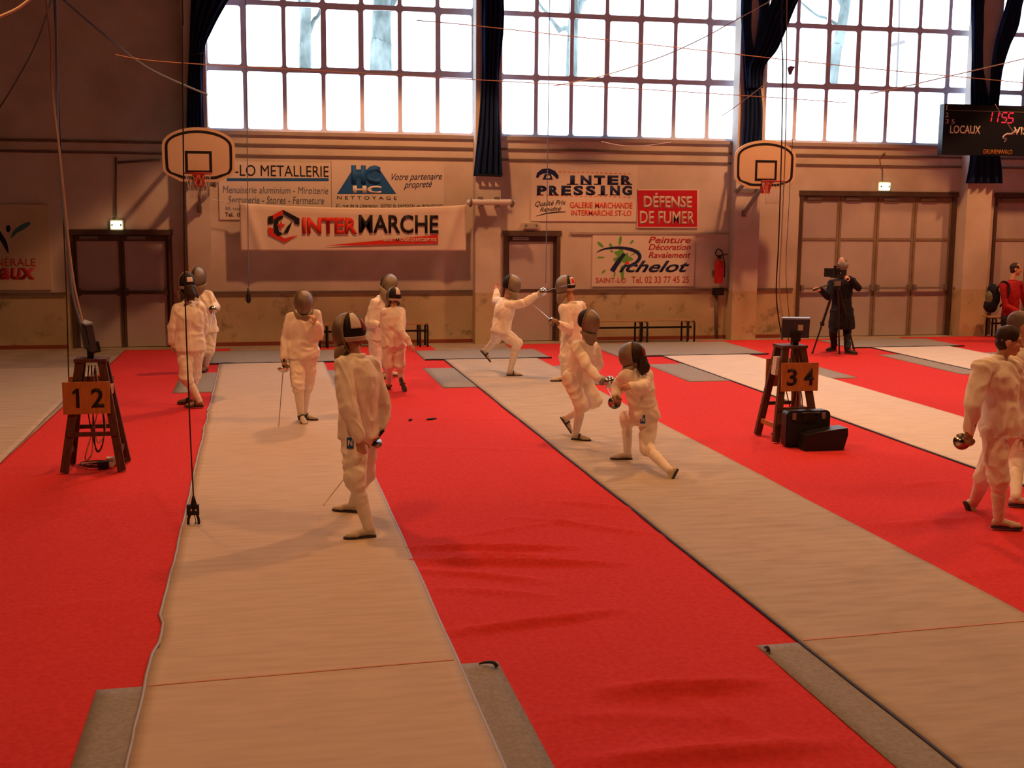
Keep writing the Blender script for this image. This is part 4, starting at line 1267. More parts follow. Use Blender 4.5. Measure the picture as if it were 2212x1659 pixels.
tree(660, 80, YW + 7, 0.13, 0.03, [((668, 70), (690, 28), .06), ((656, 40), (640, -20), .06)], 'bare tree trunk with one side branch outside the left window')
tree(824, 80, YW + 9, 0.25, 0.04, [((838, 20), (880, -40), .12)], 'thick pale tree trunk outside the left window, right of the branched one')
tree(1237, 80, YW + 7, 0.13, 0.02, [((1236, 70), (1208, 62), .08), ((1210, 70), (1165, 8), .05), ((1242, 40), (1275, -20), .10)], 'forked tree trunk outside the middle window')
tree(1812, 90, YW + 8, 0.14, 0.22, [((1818, 60), (1760, 30), .05), ((1824, 20), (1805, -20), .07)], 'leaning mottled tree trunk outside the right window')
o = MB().tube([(at(1940, 200, YW + 12).x, YW + 12, 0), at(1942, 60, YW + 12), at(1944, -60, YW + 12)], 0.035, 8)
p = at(1941, 95, YW + 12)
o.bar(p + V((-.25, 0, -.05)), p + V((.2, 0, .08)), .05, .1)
tag(o.build('lamp_post', IRON), 'thin post with a crosspiece outside the right window', 'post')

# ================================================================== PEOPLE
def nz(v): return V(v).normalized()
def hand_shapes(mb, wr, d, n, k, curl=0.5, inf=0.0, thumb=1):
    """palm, four unequal bent fingers and a thumb; d along the hand, n palm side the fingers curl to"""
    d = nz(d); n = V(n) - d * V(n).dot(d); n = nz(n); s = n.cross(d) * thumb
    for o, l in ((-.027, .082), (-.009, .088), (.009, .086), (.027, .078)):
        mb.cap(wr + s * o * .55 * k, wr + d * l * k + s * o * k, (.016 + inf) * k, (.0125 + inf) * k, 10)
    for i, (o, L) in enumerate(((.029, .072), (.0095, .082), (-.0095, .077), (-.029, .060))):
        p = wr + d * (.084, .09, .087, .079)[i] * k + s * o * k
        a = 0.0
        dd = d
        for fr, rr in ((.45, .0095), (.31, .0088), (.24, .0078)):
            a += curl * (0.9 + 0.12 * i)
            dd = d * math.cos(a) + n * math.sin(a) + s * (o * 1.2) * (1 - min(a, 1))
            q = p + nz(dd) * L * fr * k
            mb.cap(p, q, (rr + inf) * k, (rr * .93 + inf) * k, 10)
            p = q
    p = wr + d * .022 * k + s * .024 * k
    q = p + nz(d * .55 + s * .75 + n * .35) * .042 * k
    mb.cap(p, q, (.0135 + inf) * k, (.0115 + inf) * k, 10)
    r = q + nz(d * .85 + s * .2 + n * (.3 + curl * .6)) * .034 * k
    mb.cap(q, r, (.011 + inf) * k, (.0095 + inf) * k, 10)
    t = r + nz(d * .8 + n * (.3 + curl * .8) - s * .15) * .026 * k
    mb.cap(r, t, (.0095 + inf) * k, (.008 + inf) * k, 10)

def head_shapes(mb, c, f, u, k, face=True):
    k = k * 1.06
    s = f.cross(u)
    mb.ell(c + u * .018 * k - f * .012 * k, s * .074 * k, f * .094 * k, u * .100 * k)
    mb.ell(c + f * .022 * k - u * .045 * k, s * .058 * k, f * .068 * k, u * .078 * k)
    mb.cap(c + f * .058 * k - u * .100 * k, c + f * .050 * k - u * .09 * k, .024 * k, .03 * k)
    if not face: return
    mb.cap(c + f * .088 * k + u * .005 * k, c + f * .108 * k - u * .035 * k, .010 * k, .016 * k)
    for sd in (-1, 1):
        mb.ell(c + s * sd * .076 * k - f * .012 * k - u * .022 * k, s * .010 * k, f * .020 * k, u * .032 * k)
        mb.cap(c + f * .083 * k + s * sd * .012 * k + u * .022 * k, c + f * .070 * k + s * sd * .048 * k + u * .022 * k, .010 * k)
        mb.ell(c + f * .066 * k + s * sd * .034 * k - u * .028 * k, s * .022 * k, f * .018 * k, u * .020 * k)
    mb.cap(c + f * .088 * k - s * .020 * k - u * .066 * k, c + f * .088 * k + s * .020 * k - u * .066 * k, .0065 * k)
    mb.cap(c + f * .085 * k - s * .016 * k - u * .078 * k, c + f * .085 * k + s * .016 * k - u * .078 * k, .0075 * k)

def shoe(root, heel, d, up, k, mat_, strap=None, name='shoe'):
    d = nz(d); up = V(up) - d * V(up).dot(d); up = nz(up); s = d.cross(up)
    L = .265 * k
    mb = MB()
    def pt(a, b, h): return heel + d * a * L + s * b * k + up * h * k
    mb.cap(pt(.14, 0, .052), pt(.30, 0, .056), .036 * k, .036 * k)
    mb.cap(pt(.30, 0, .054), pt(.70, .004, .034), .036 * k, .030 * k)
    mb.cap(pt(.62, -.014, .032), pt(.86, -.008, .028), .028 * k, .023 * k)
    mb.cap(pt(.62, .016, .032), pt(.84, .014, .028), .028 * k, .023 * k)
    mb.cap(pt(.20, 0, .055), pt(.22, 0, .092), .036 * k, .038 * k)
    o = blob(name, mb, mat_, root, 0.006, 3)
    out = [(.0, -.022), (.02, .0), (.0, .022)]
    prof = [(0.0, .020), (-.01, 0), (0, -.020), (.1, -.031), (.3, -.030), (.5, -.033), (.7, -.044), (.88, -.036), (.98, -.015), (1.0, 0.005), (.97, .022), (.86, .038), (.7, .042), (.5, .030), (.3, .029), (.1, .031)]
    vs = [pt(a, b, .0) for a, b in prof] + [pt(a, b, .020) for a, b in prof]
    n = len(prof)
    fs = [tuple(range(n)), tuple(range(2 * n - 1, n - 1, -1))] + [(i, i + n, (i + 1) % n + n, (i + 1) % n) for i in range(n)]
    MB().add(vs, fs).build('sole', SOLE, o)
    if strap:
        b = MB()
        ring = [pt(.42 , -.043, .018), pt(.42, -.038, .055), pt(.43, -.012, .078), pt(.44, .014, .076), pt(.42, .038, .052), pt(.42, .043, .018)]
        b.tube(smooth_path(ring, 4), .011 * k, 6)
        b.build('strap', strap, o, True)
    return heel + d * .22 * L + up * .085 * k

def mask(root, c, f, u, k, bib=BIBT, patch=None, tongue=BLACK, turn=0):
    f = nz(f); s = f.cross(u); s.normalize(); u = s.cross(f)
    vs, fs = [], []
    na, nb = 14, 36
    for i in range(na + 1):
        a = math.radians(93) * i / na
        for j in range(nb):
            b = 2 * PI * j / nb
            cb, sb = math.cos(b), math.sin(b)
            du = .150 if cb > 0 else .165
            ds = .112
            df = .150 + .012 * math.exp(-(sb * math.sin(a) / .25) ** 2)
            if cb < 0: df += .02 * (-cb) * math.sin(a)
            p = c + f * (.005 + df * math.cos(a)) * k + (s * ds * sb + u * du * cb) * math.sin(a) ** .9 * k
            vs.append(p)
    for i in range(na):
        for j in range(nb):
            l = (j + 1) % nb
            fs.append((i * nb + j, i * nb + l, (i + 1) * nb + l, (i + 1) * nb + j))
    me = evaluated(MB().add(vs, fs).mesh('mask'), [('SOLIDIFY', dict(thickness=.005, offset=-1.0))])
    o = link('mask', me, MESH, root, True)
    # rim trim
    rim = vs[na * nb:]
    MB().tube(rim + [rim[0]], .008 * k, 6).build('mask_trim', bib, o, True)
    # bib under the chin
    vs, fs = [], []
    nt = 8; ns = 24
    for i in range(nt + 1):
        t = i / nt
        for j in range(ns + 1):
            q = math.radians(-95 + 190 * j / ns)
            L = (.045 + .125 * max(0, math.cos(q)) ** .8)
            r = .122 - .020 * t + .02 * math.sin(t * PI)
            vs.append(c + u * (-.095 - .03 * max(0, math.cos(q)) - L * t) * k + (f * math.cos(q) * (r + .012) + s * math.sin(q) * r * .92) * k)
    for i in range(nt):
        for j in range(ns):
            kk = i * (ns + 1) + j
            fs.append((kk, kk + 1, kk + ns + 2, kk + ns + 1))
    me = evaluated(MB().add(vs, fs).mesh('bib'), [('SOLIDIFY', dict(thickness=.008, offset=0))])
    link('bib', me, bib, o, True)
    # black back tongue over the back of the head, and its label
    def back(name, m, r, a0, a1, e0, e1):
        vs, fs = [], []
        n1, n2 = 16, 12
        for i in range(n2 + 1):
            e = math.radians(e0 + (e1 - e0) * i / n2)
            for j in range(n1 + 1):
                a = math.radians(a0 + (a1 - a0) * j / n1)
                vs.append(c + u * .012 * k + (-f * math.cos(a) * math.cos(e) * (r + .012) + s * math.sin(a) * math.cos(e) * (r - .005) + u * math.sin(e) * (r + .018)) * k)
        for i in range(n2):
            for j in range(n1):
                kk = i * (n1 + 1) + j
                fs.append((kk, kk + 1, kk + n1 + 2, kk + n1 + 1))
        me = evaluated(MB().add(vs, fs).mesh(name), [('SOLIDIFY', dict(thickness=.008, offset=0))])
        return link(name, me, m, o, True)
    back('back_tongue', tongue, .112, -84, 84, -22, 82)
    back('elastic_strap', BIBW if tongue is BLACK and patch else BLACK, .118, -88, 88, -36, -20)
    if patch:
        back('label_patch', patch[0], .121, -24 + turn, 16 + turn, patch[1], patch[2])
        if len(patch) > 3: back('patch_print', patch[3], .1265, -14 + turn, 6 + turn, patch[1] + 12, patch[2] - 12)
    return o

def epee(hand, tip, label, k=1.0, lining=None):
    d = nz(tip - hand)
    root = empty('epee', hand, label, 'epee', 'epees held by the fencers')
    if k == 1.0: L = .88
    else: L = .88 * k
    g = hand + d * .045
    MB().cap(hand - d * .09, g, .012, .013).build('grip', BLACK, root, True)
    sh = MB().lathe(g, [(.066, .0), (.064, .012), (.056, .026), (.040, .040), (.018, .048), (.004, .050), (.004, .044), (.016, .043), (.038, .035), (.053, .022), (.061, .010), (.063, .0)], d, 28)
    sh.build('bell_guard', GUARD, root, True)
    if lining: MB().lathe(g, [(.058, .004), (.058, .010), (.01, .012), (.01, .006)], d, 24).build('guard_lining', lining, root, True)
    e = g + d * L
    n_ = 12
    sag = V((0, 0, -1)) - d * V((0, 0, -1)).dot(d)
    pts = [g + d * (.045 + (L - .045) * i / n_) + sag * .02 * (i / n_) ** 2 for i in range(n_ + 1)]
    MB().tube(pts, [.0055 - .0025 * i / n_ for i in range(n_ + 1)], 6).build('blade', METAL, root, True)
    MB().cap(pts[-1], pts[-1] + d * .012, .0045).build('point', METAL, root, True)
    return root

def person(label, Y0, H, face, J, outfit='fencer', glove='', hair=None, patch=None, bib=BIBT, masked=True, look=None, up=None, shoes=SHOEW, sstrap=None,
           legcol=None, hand_dir={}, tongue=BLACK, coat=None, slim=1.0, seed=0, ponytail=False, hem=-.07, turn=0, sock0=0.0, curl=0.55, group='fencers'):
    k = H / 1.75
    P = {}
    for n_, q in J.items():
        if n_ in ('ftL', 'ftR'): continue
        P[n_] = at(q[0], q[1], Y0 + (q[2] if len(q) > 2 else 0))
    face = nz((face[0], face[1], 0))
    lk = nz(look) if look else face
    base = fl(*J['ftL'][0][:2]) if len(J['ftL'][0]) == 2 else P['hipL'].copy()
    hp = (P['hipL'] + P['hipR']) / 2
    root = empty('person', (hp.x, hp.y, 0), label, 'person', group)
    # feet
    ank = {}
    for sd in 'LR':
        q = J['ft' + sd]
        h = fl(*q[0], 0.020) if len(q[0]) == 2 else at(q[0][0], q[0][1], Y0 + q[0][2])
        ank[sd] = shoe(root, h, q[1], q[2] if len(q) > 2 else (0, 0, 1), k, shoes, sstrap)
    shm = (P['shL'] + P['shR']) / 2
    spine = nz(shm - hp)
    nb = shm + spine * .055 * k
    hu = nz(up) if up else nz(P['head'] - nb)
    s_ = lk.cross(hu); s_.normalize(); lku = s_.cross(lk)
    uh = nz(P['hipR'] - P['hipL']); us = nz(P['shR'] - P['shL'])
    vh = nz(spine.cross(uh)); vs_ = nz(spine.cross(us))
    if vh.dot(face) < 0: vh, vs_ = -vh, -vs_
    def torso(mb, add, low, secs):
        L_ = []
        for t, wd, dp in secs:
            c = hp.lerp(shm, t)
            u = uh.lerp(us, min(max(t, 0), 1)).normalized(); v = vh.lerp(vs_, min(max(t, 0), 1)).normalized()
            L_.append((c - v * .0, u * (wd * slim * 1.10 + add) * k, v * (dp + add) * k))
        mb.loft(L_, 24)
    TS = [(-.20, .10, .08), (-.10, .155, .115), (.04, .165, .122), (.22, .150, .112), (.45, .140, .105), (.68, .160, .118), (.86, .158, .112), (1.0, .125, .085), (1.10, .065, .06)]
    # body: one continuous figure
    mb = MB()
    torso(mb, -.012, 0, TS)
    mb.cap(nb - spine * .05 * k, P['head'] - hu * .05 * k, .055 * k, .052 * k)
    head_shapes(mb, P['head'], lk, lku, k, True)
    for sd in 'LR':
        sh, el, wr = P['sh' + sd], P['el' + sd], P['wr' + sd]
        mb.cap(shm.lerp(sh, .5), sh, .06 * k, .050 * k); mb.cap(sh, el, .048 * k, .037 * k); mb.cap(el, wr, .038 * k, .026 * k)
        hd = V(hand_dir[sd]) if sd in hand_dir else nz(wr - el)
        inn = (hp + shm) / 2 - wr
        hand_shapes(mb, wr, hd, inn, k, curl if sd not in glove else 1.0, 0, 1 if sd == 'R' else -1)
        hip, kn, an = P['hip' + sd], P['kn' + sd], ank[sd]
        mb.cap(hip, kn, .082 * k, .055 * k); mb.cap(kn, kn.lerp(an, .35), .054 * k, .054 * k); mb.cap(kn.lerp(an, .3), an, .055 * k, .036 * k)
    body = blob('body', mb, SKIN, root, 0.0065 if not masked or glove != 'LR' else .008, 3)
    # glove(s)
    for sd in glove:
        wr, el = P['wr' + sd], P['el' + sd]
        hd = V(hand_dir[sd]) if sd in hand_dir else nz(wr - el)
        g = MB()
        hand_shapes(g, wr, hd, (hp + shm) / 2 - wr, k, 1.0, .0035, 1 if sd == 'R' else -1)
        g.cap(wr + hd * .03 * k, wr - nz(wr - el) * .10 * k, .036 * k, .046 * k)
        blob('glove', g, legcol['glove'] if legcol and 'glove' in legcol else GLOVEB, root, .005, 2)
    # upper clothing
    top = {'fencer': WHITE}.get(outfit) or coat
    mb = MB()
    if outfit == 'fencer':
        torso(mb, .034, 0, [(hem, .168, .122)] + [(t, a, b) for t, a, b in TS if t > hem + .05])
        sl = ((.082, .072), (.074, .052))
    elif outfit == 'coat':
        torso(mb, .03, 0, [(-.62, .205, .165), (-.40, .200, .16), (-.2, .19, .15)] + [(t, a, b) for t, a, b in TS if t > -.1])
        sl = ((.075, .062), (.064, .052))
    else:
        torso(mb, .03, 0, [(-.16, .17, .13)] + [(t, a + .01, b + .01) for t, a, b in TS if t > -.1])
        sl = ((.072, .060), (.062, .048))
    for sd in 'LR':
        sh, el, wr = P['sh' + sd], P['el' + sd], P['wr' + sd]
        mb.cap(shm.lerp(sh, .35), sh, .088 * k, sl[0][0] * .98 * k)
        mb.cap(sh, el, sl[0][0] * k, sl[0][1] * k); mb.cap(el, el.lerp(wr, .93), sl[1][0] * k, sl[1][1] * k)
    mb.loft([(nb - spine * .11 * k, us * .16 * k, vs_ * .10 * k), (nb - spine * .045 * k, us * .115 * k, vs_ * .088 * k), (nb + spine * .0 * k, us * .076 * k, vs_ * .074 * k), (nb + spine * .045 * k, us * .069 * k, vs_ * .069 * k)], 20)
    jk = blob('jacket' if outfit != 'coat' else 'coat', mb, top, root, .009, 5, .016 if outfit == 'fencer' else .012, (8, 8, 3.5), seed=seed)
    # lower clothing
    mb = MB()
    low = legcol['low'] if legcol and 'low' in legcol else (WHITE if outfit == 'fencer' else JEANS)
    torso(mb, .004, 0, [(t, a, b) for t, a, b in TS if t < .3])
    for sd in 'LR':
        hip, kn, an = P['hip' + sd], P['kn' + sd], ank[sd]
        if outfit == 'fencer':
            mb.cap(hip, kn, .112 * k, .090 * k); mb.cap(kn, kn.lerp(an, .16), .092 * k, .078 * k); mb.cap(kn.lerp(an, .18), kn.lerp(an, .24), .066 * k)
        else:
            mb.cap(hip, kn, .100 * k, .075 * k); mb.cap(kn, kn.lerp(an, .95), .073 * k, .060 * k)
    br = blob('breeches' if outfit == 'fencer' else 'trousers', mb, low, root, .009, 5, .013, (7, 7, 8), seed=seed + 3)
    if outfit == 'fencer':
        for sd in 'LR':
            kn, an = P['kn' + sd], ank[sd]
            m2 = MB()
            m2.cap(kn.lerp(an, .08 + (sock0 if sd == 'R' else 0)), kn.lerp(an, .42), .056 * k, .061 * k); m2.cap(kn.lerp(an, .38), an, .063 * k, .045 * k)
            blob('sock', m2, legcol['sock'] if legcol and 'sock' in legcol else SOCK, root, .008, 3, .003, (12, 12, 20), seed=seed + 5)
    # hair
    if hair:
        mb = MB()
        c = P['head']
        mb.ell(c + hu * .030 * k - lk * .026 * k, s_ * .084 * k, lk * .098 * k, lku * .098 * k)
        mb.ell(c - lk * .045 * k - lku * .03 * k, s_ * .074 * k, lk * .060 * k, lku * .075 * k)
        if ponytail:
            b0 = c - lk * .085 * k - lku * .05 * k
            sp = V((0, 0, -1))
            mb.cap(b0, b0 + sp * .10 * k - lk * .02 * k, .055 * k, .075 * k)
            for off in (-.055, -.02, .02, .055):
                mb.cap(b0 + s_ * off * .6 * k, b0 + sp * (.19 - abs(off)) * k + s_ * off * 1.9 * k - lk * .01 * k, .04 * k, .018 * k)
        blob('hair', mb, hair, root, .007, 2, .006, (14, 14, 5), seed=seed + 8)
    if masked:
        mask(root, P['head'] + lk * .01 * k, lk, lku, k * 1.04, bib, patch, tongue, turn)
    else:
        for sd in (-1, 1):
            e = P['head'] + lk * .080 * k + s_ * sd * .032 * k + lku * .004 * k
            MB().ell(e, s_ * .0125 * k, lk * .010 * k, lku * .0075 * k).build('eye', PLASW, root, True)
            MB().ell(e + lk * .007 * k, s_ * .005 * k, lk * .0045 * k, lku * .005 * k).build('pupil', INK, root, True)
        MB().cap(P['head'] + lk * .0915 * k - s_ * .017 * k - lku * .0715 * k, P['head'] + lk * .0915 * k + s_ * .017 * k - lku * .0715 * k, .0045 * k).build('mouth', LIPS, root, True)
    return dict(root=root, P=P, jacket=jk, breeches=br, k=k, f=lk, u=lku)
LIPS = mat('lips', (0.45, 0.15, 0.12), 0.5)

def decal(p, target, px, m, name, off=0.004):
    """small cloth badge laid on the clothing"""
    me = target.data
    org = target.matrix_world.translation if False else (target.location + p['root'].location)
    bv = BVHTree.FromPolygons([v.co + org for v in me.vertices], [tuple(q.vertices) for q in me.polygons])
    x0, y0, x1, y1 = px
    n = 6
    vs, fs, ok = [], [], True
    eye = V((0, 0, HC))
    last = None
    for j in range(n + 1):
        for i in range(n + 1):
            d = ray(x0 + (x1 - x0) * i / n, y0 + (y1 - y0) * j / n).normalized()
            h = bv.ray_cast(eye, d)
            if h[0] is None:
                q = last if last is not None else eye + d * 5
            else: q = h[0] - d * off
            last = q
            vs.append(q)
    for j in range(n):
        for i in range(n):
            k = j * (n + 1) + i
            fs.append((k, k + 1, k + n + 2, k + n + 1))
    me = evaluated(MB().add(vs, fs).mesh(name), [('SOLIDIFY', dict(thickness=.002, offset=0))])
    return link(name, me, m, target, True) if False else adopt_to(link(name, me, m), target, p['root'])
def adopt_to(o, target, root):
    o.parent = target
    o.location = o.location - target.location - root.location
    return o
HWK = dict(glove=GLOVE)

# A: girl at the left, back to the camera, ponytail
pA = person('fencer with long dark hair, back turned, on red carpet left of the left piste', 15.6, 1.60, (-.45, .9),
       dict(head=(404, 612, .0), shL=(384, 668, -.04), shR=(430, 664, .04), elL=(374, 706, -.05), wrL=(371, 740, -.05), elR=(440, 704, .12), wrR=(438, 722, .32),
            hipL=(398, 752, -.03), hipR=(424, 750, .03), knL=(402, 815, -.08), knR=(420, 812, .12), ftL=((440, 879), (-.9, .15, 0)), ftR=((422, 872), (-.95, .25, 0))),
       hair=HAIRD, ponytail=True, patch=(INKW, 5, 32), shoes=SHOEG, sstrap=SHOEK, seed=1, glove='R')
# B: masked fencer facing the camera behind A
pB = person('masked fencer facing the camera behind the long haired one, guard at the chest', 19.0, 1.68, (-.15, -1),
       dict(head=(430, 597, -.02), shR=(415, 640, 0), shL=(449, 638, 0), elL=(466, 662, -.05), wrL=(461, 665, -.24), elR=(408, 672, .05), wrR=(412, 700, -.05),
            hipR=(432, 712, 0), hipL=(454, 712, 0), knR=(433, 760, -.08), knL=(452, 758, -.03), ftR=((436, 797), (-.2, -.95, 0)), ftL=((448, 800), (-.35, -.9, 0))),
       look=(-.35, -.9, -.12), glove='L', shoes=SHOEG, seed=2)
epee(pB['P']['wrL'] + V((.0, -.07, -.01)), at(455, 700, 18.0), 'epee held at the chest by the masked fencer behind the long haired one')
# C: masked fencer walking towards the camera on the left piste
pC = person('masked fencer walking towards the camera on the left piste, epee pointing down', 14.3, 1.62, (.05, -1),
       dict(head=(656, 650, -.04), shR=(631, 686, 0), shL=(681, 682, 0), elR=(619, 735, .02), wrR=(614, 776, -.08), elL=(690, 724, -.02), wrL=(683, 700, -.20),
            hipR=(641, 768, 0), hipL=(669, 766, 0), knR=(644, 830, -.12), knL=(664, 826, .10), ftR=((646, 898, -.06), (.25, -.80, -.35), (0, -.2, 1)), ftL=((647, 906), (.85, -.45, 0))),
       look=(.0, -.92, -.30), glove='R', legcol=dict(glove=GLOVEB), hand_dir={'L': (-.3, -.3, .9)}, shoes=SHOEW, sstrap=SHOEK, seed=3)
epee(pC['P']['wrR'] + V((-.01, -.05, -.06)), at(600, 945, 13.9), 'epee pointing straight down in the hand of the fencer walking towards the camera')
# D: nearest fencer, seen from behind
pD = person('nearest fencer, seen from behind on the left piste, masked head turned left', 9.25, 1.66, (-.55, .85),
       dict(head=(759, 716, .0), shL=(742, 792, -.10), shR=(799, 790, .10), elL=(752, 880, -.24), wrL=(776, 948, -.30), elR=(827, 882, .10), wrR=(820, 924, .02),
            hipL=(765, 938, -.07), hipR=(787, 934, .07), knL=(766, 1032, -.22), knR=(788, 1022, .30), ftL=((812, 1160), (-.99, -.10, 0)), ftR=((777, 1108), (-.8, .45, 0))),
       look=(-.78, .62, -.06), up=(-.05, 0, 1), hair=HAIRR, patch=(INKW, 8, 72), turn=-32, glove='R', hand_dir={'L': (.15, -.1, -.95), 'R': (-.25, -.1, -.9)}, bib=BIBT, seed=4)
epee(pD['P']['wrR'] + V((-.02, -.02, -.075)), at(706, 1078, 9.75), 'epee lowered in the right hand of the nearest fencer')
def badge(p, x0, y0, x1, y1):
    decal(p, p['breeches'], (x0, y0, x1, y1), INKB, 'badge', .006)
    w_, h_ = x1 - x0, y1 - y0
    for a, b, t0, t1 in ((.18, .14, .25, .75), (.68, .14, .25, .75), (.32, .13, .28, .46), (.44, .13, .41, .59), (.56, .13, .54, .72)):
        decal(p, p['breeches'], (x0 + w_ * a, y0 + h_ * t0, x0 + w_ * (a + b), y0 + h_ * t1), INKW, 'badge_letter', .010)
badge(pD, 749, 945, 764, 969)
# E and F: pair by the wall
pE = person('taller masked fencer facing right, behind the one with the arm behind the back', 18.1, 1.68, (.85, -.5),
       dict(head=(838, 612, .0), shR=(811, 655, -.12), shL=(833, 650, .10), elR=(797, 697, -.14), wrR=(818, 702, -.32), elL=(840, 695, .12), wrL=(850, 690, -.05),
            hipR=(808, 728, -.06), hipL=(822, 726, .06), knR=(812, 772, -.06), knL=(822, 770, .10), ftR=((813, 816), (.85, -.4, 0)), ftL=((830, 812), (.9, -.2, 0))),
       look=(.55, -.80, -.15), glove='L', seed=5, sstrap=SHOEK)
pF = person('smaller fencer seen from behind on red carpet, right shoe sole showing', 16.6, 1.46, (-.25, .97),
       dict(head=(852, 640, .0), shL=(833, 676, -.03), shR=(866, 674, .03), elL=(830, 705, .08), wrL=(834, 705, .3), elR=(866, 716, -.16), wrR=(886, 744, -.20),
            hipL=(840, 744, 0), hipR=(862, 744, 0), knL=(841, 792, .02), knR=(864, 790, -.03), ftL=((841, 840), (.05, .98, 0)), ftR=((865, 816, -.05), (.28, -.28, -.88), (.05, .95, -.2))),
       look=(-.45, .88, 0), hair=HAIRD, ponytail=False, patch=(INKW, 8, 66), glove='L', shoes=SHOEG, sstrap=SHOEK, seed=6)
# G: running attacker
pG = person('masked fencer running right at the far end of the middle piste, arm stretched out', 17.9, 1.64, (.97, -.2),
       dict(head=(1102, 613, -.02), shR=(1100, 660, -.12), shL=(1085, 655, .12), elR=(1132, 655, -.22), wrR=(1158, 638, -.26), elL=(1072, 650, .36), wrL=(1072, 628, .50),
            hipR=(1084, 716, -.06), hipL=(1077, 714, .06), knR=(1117, 742, -.12), knL=(1072, 731, .36), ftR=((1094, 812), (.98, -.15, 0)), ftL=((1037, 758, .62), (.62, -.1, -.72), (.7, 0, .7))),
       look=(.90, -.40, -.12), glove='R', legcol=dict(glove=BIBW), seed=7, sstrap=SHOEK, curl=.3)
epee(pG['P']['wrR'] + V((.08, -.02, .045)), at(1200, 622, 17.25), 'epee thrust forward by the running fencer', .95, GUARDR)
# H: her opponent, seen from behind
pH = person('fencer facing left with orange print on the black back of the mask', 17.2, 1.72, (-.85, .5),
       dict(head=(1226, 616, .0), shL=(1218, 668, -.12), shR=(1254, 662, .12), elL=(1230, 712, -.18), wrL=(1207, 700, -.34), elR=(1260, 705, .2), wrR=(1245, 710, .3),
            hipL=(1228, 735, -.06), hipR=(1246, 734, .06), knL=(1220, 772, -.10), knR=(1252, 775, .18), ftL=((1226, 824), (-.98, .1, 0)), ftR=((1262, 818), (-.9, .4, 0))),
       look=(-.95, .30, 0), patch=(INKW, 0, 52, INKR), turn=-40, glove='L', seed=8, tongue=BLACK)
epee(pH['P']['wrL'] + V((-.08, -.01, .02)), at(1150, 655, 17.6), 'epee of the fencer facing left, raised towards the runner')
# I: front pair, left one
pI = person('masked fencer leaning right on the middle piste, grey gloved hand stretched low', 12.5, 1.50, (.75, -.66),
       dict(head=(1268, 692, -.08), shR=(1246, 748, -.10), shL=(1282, 752, .10), elR=(1268, 790, -.30), wrR=(1293, 820, -.42), elL=(1292, 785, .15), wrL=(1284, 800, .25),
            hipR=(1232, 818, -.06), hipL=(1258, 816, .08), knR=(1256, 874, -.16), knL=(1286, 866, .02), ftR=((1234, 950), (.85, -.5, 0)), ftL=((1209, 902, .40), (.52, -.15, -.78), (.75, -.1, .6))),
       look=(.70, -.66, -.28), glove='R', legcol=dict(glove=GLOVE), hand_dir={'R': (.95, -.2, -.25)}, seed=9, sstrap=SHOEK)
epee(pI['P']['wrR'] + V((.09, -.02, -.02)), at(1400, 842, 11.3), 'epee of the fencer bending to the right, pointing at the lunging opponent', .9)
# J: front pair, lunging girl
pJ = person('lunging fencer with dark hair under the mask, back leg stretched out', 11.15, 1.50, (-.55, .83),
       dict(head=(1370, 767, .0), shL=(1353, 813, -.06), shR=(1396, 812, .08), elL=(1335, 832, .10), wrL=(1330, 856, -.02), elR=(1386, 838, -.22), wrR=(1362, 836, -.36),
            hipL=(1384, 900, -.04), hipR=(1402, 898, .06), knL=(1354, 902, .34), knR=(1396, 966, -.10), ftL=((1366, 993), (-.96, .25, 0)), ftR=((1466, 1014, -.62), (-.50, -.12, -.80), (-.75, .2, .55))),
       look=(-.85, .50, -.12), hair=HAIRD, ponytail=True, glove='L', sock0=.22, seed=10, tongue=HAIRD, patch=(HAIRR, -12, 26))
epee(pJ['P']['wrL'] + V((-.01, -.02, -.07)), at(1300, 812, 12.3), 'epee held low by the lunging fencer, aimed at the bending opponent', .9, GUARDR)
badge(pJ, 1383, 897, 1394, 915)
# M and N: unmasked fencers at the right edge
pM = person('unmasked fencer with short dark hair striding right at the right edge', 8.35, 1.62, (.85, -.45),
       dict(head=(2180, 734, -.03), shR=(2120, 795, -.08), shL=(2190, 789, .10), elR=(2102, 874, -.12), wrR=(2094, 934, -.06), elL=(2205, 876, .16), wrL=(2215, 940, .10),
            hipR=(2146, 925, -.02), hipL=(2174, 922, .07), knR=(2157, 1036, -.04), knL=(2126, 1030, .30), ftR=((2141, 1140), (.93, -.32, 0)), ftL=((2082, 1084, .62), (.42, -.05, -.85), (.8, 0, .5))),
       look=(.88, -.42, -.12), masked=False, hair=HAIRD, glove='R', hand_dir={'R': (-.1, -.05, -.98)}, seed=11, hem=-.16)
epee(pM['P']['wrR'] + V((-.03, .05, -.08)), at(2083, 966, 9.4), 'epee in the hand of the unmasked fencer striding at the right edge', .9, GUARDR)
pN = person('grey haired fencer hidden behind the striding one at the right edge, white shoe showing', 9.3, 1.68, (.9, -.35),
       dict(head=(2206, 702, .0), shR=(2188, 775, -.10), shL=(2238, 772, .10), elR=(2195, 850, -.10), wrR=(2210, 905, -.1), elL=(2255, 845, .16), wrL=(2262, 905, .10),
            hipR=(2196, 905, -.05), hipL=(2228, 903, .08), knR=(2196, 992, -.02), knL=(2240, 995, .1), ftR=((2178, 1092), (.92, -.35, 0)), ftL=((2240, 1085), (.9, -.3, 0))),
       masked=False, hair=HAIRG, seed=12, look=(.93, -.25, -.1))
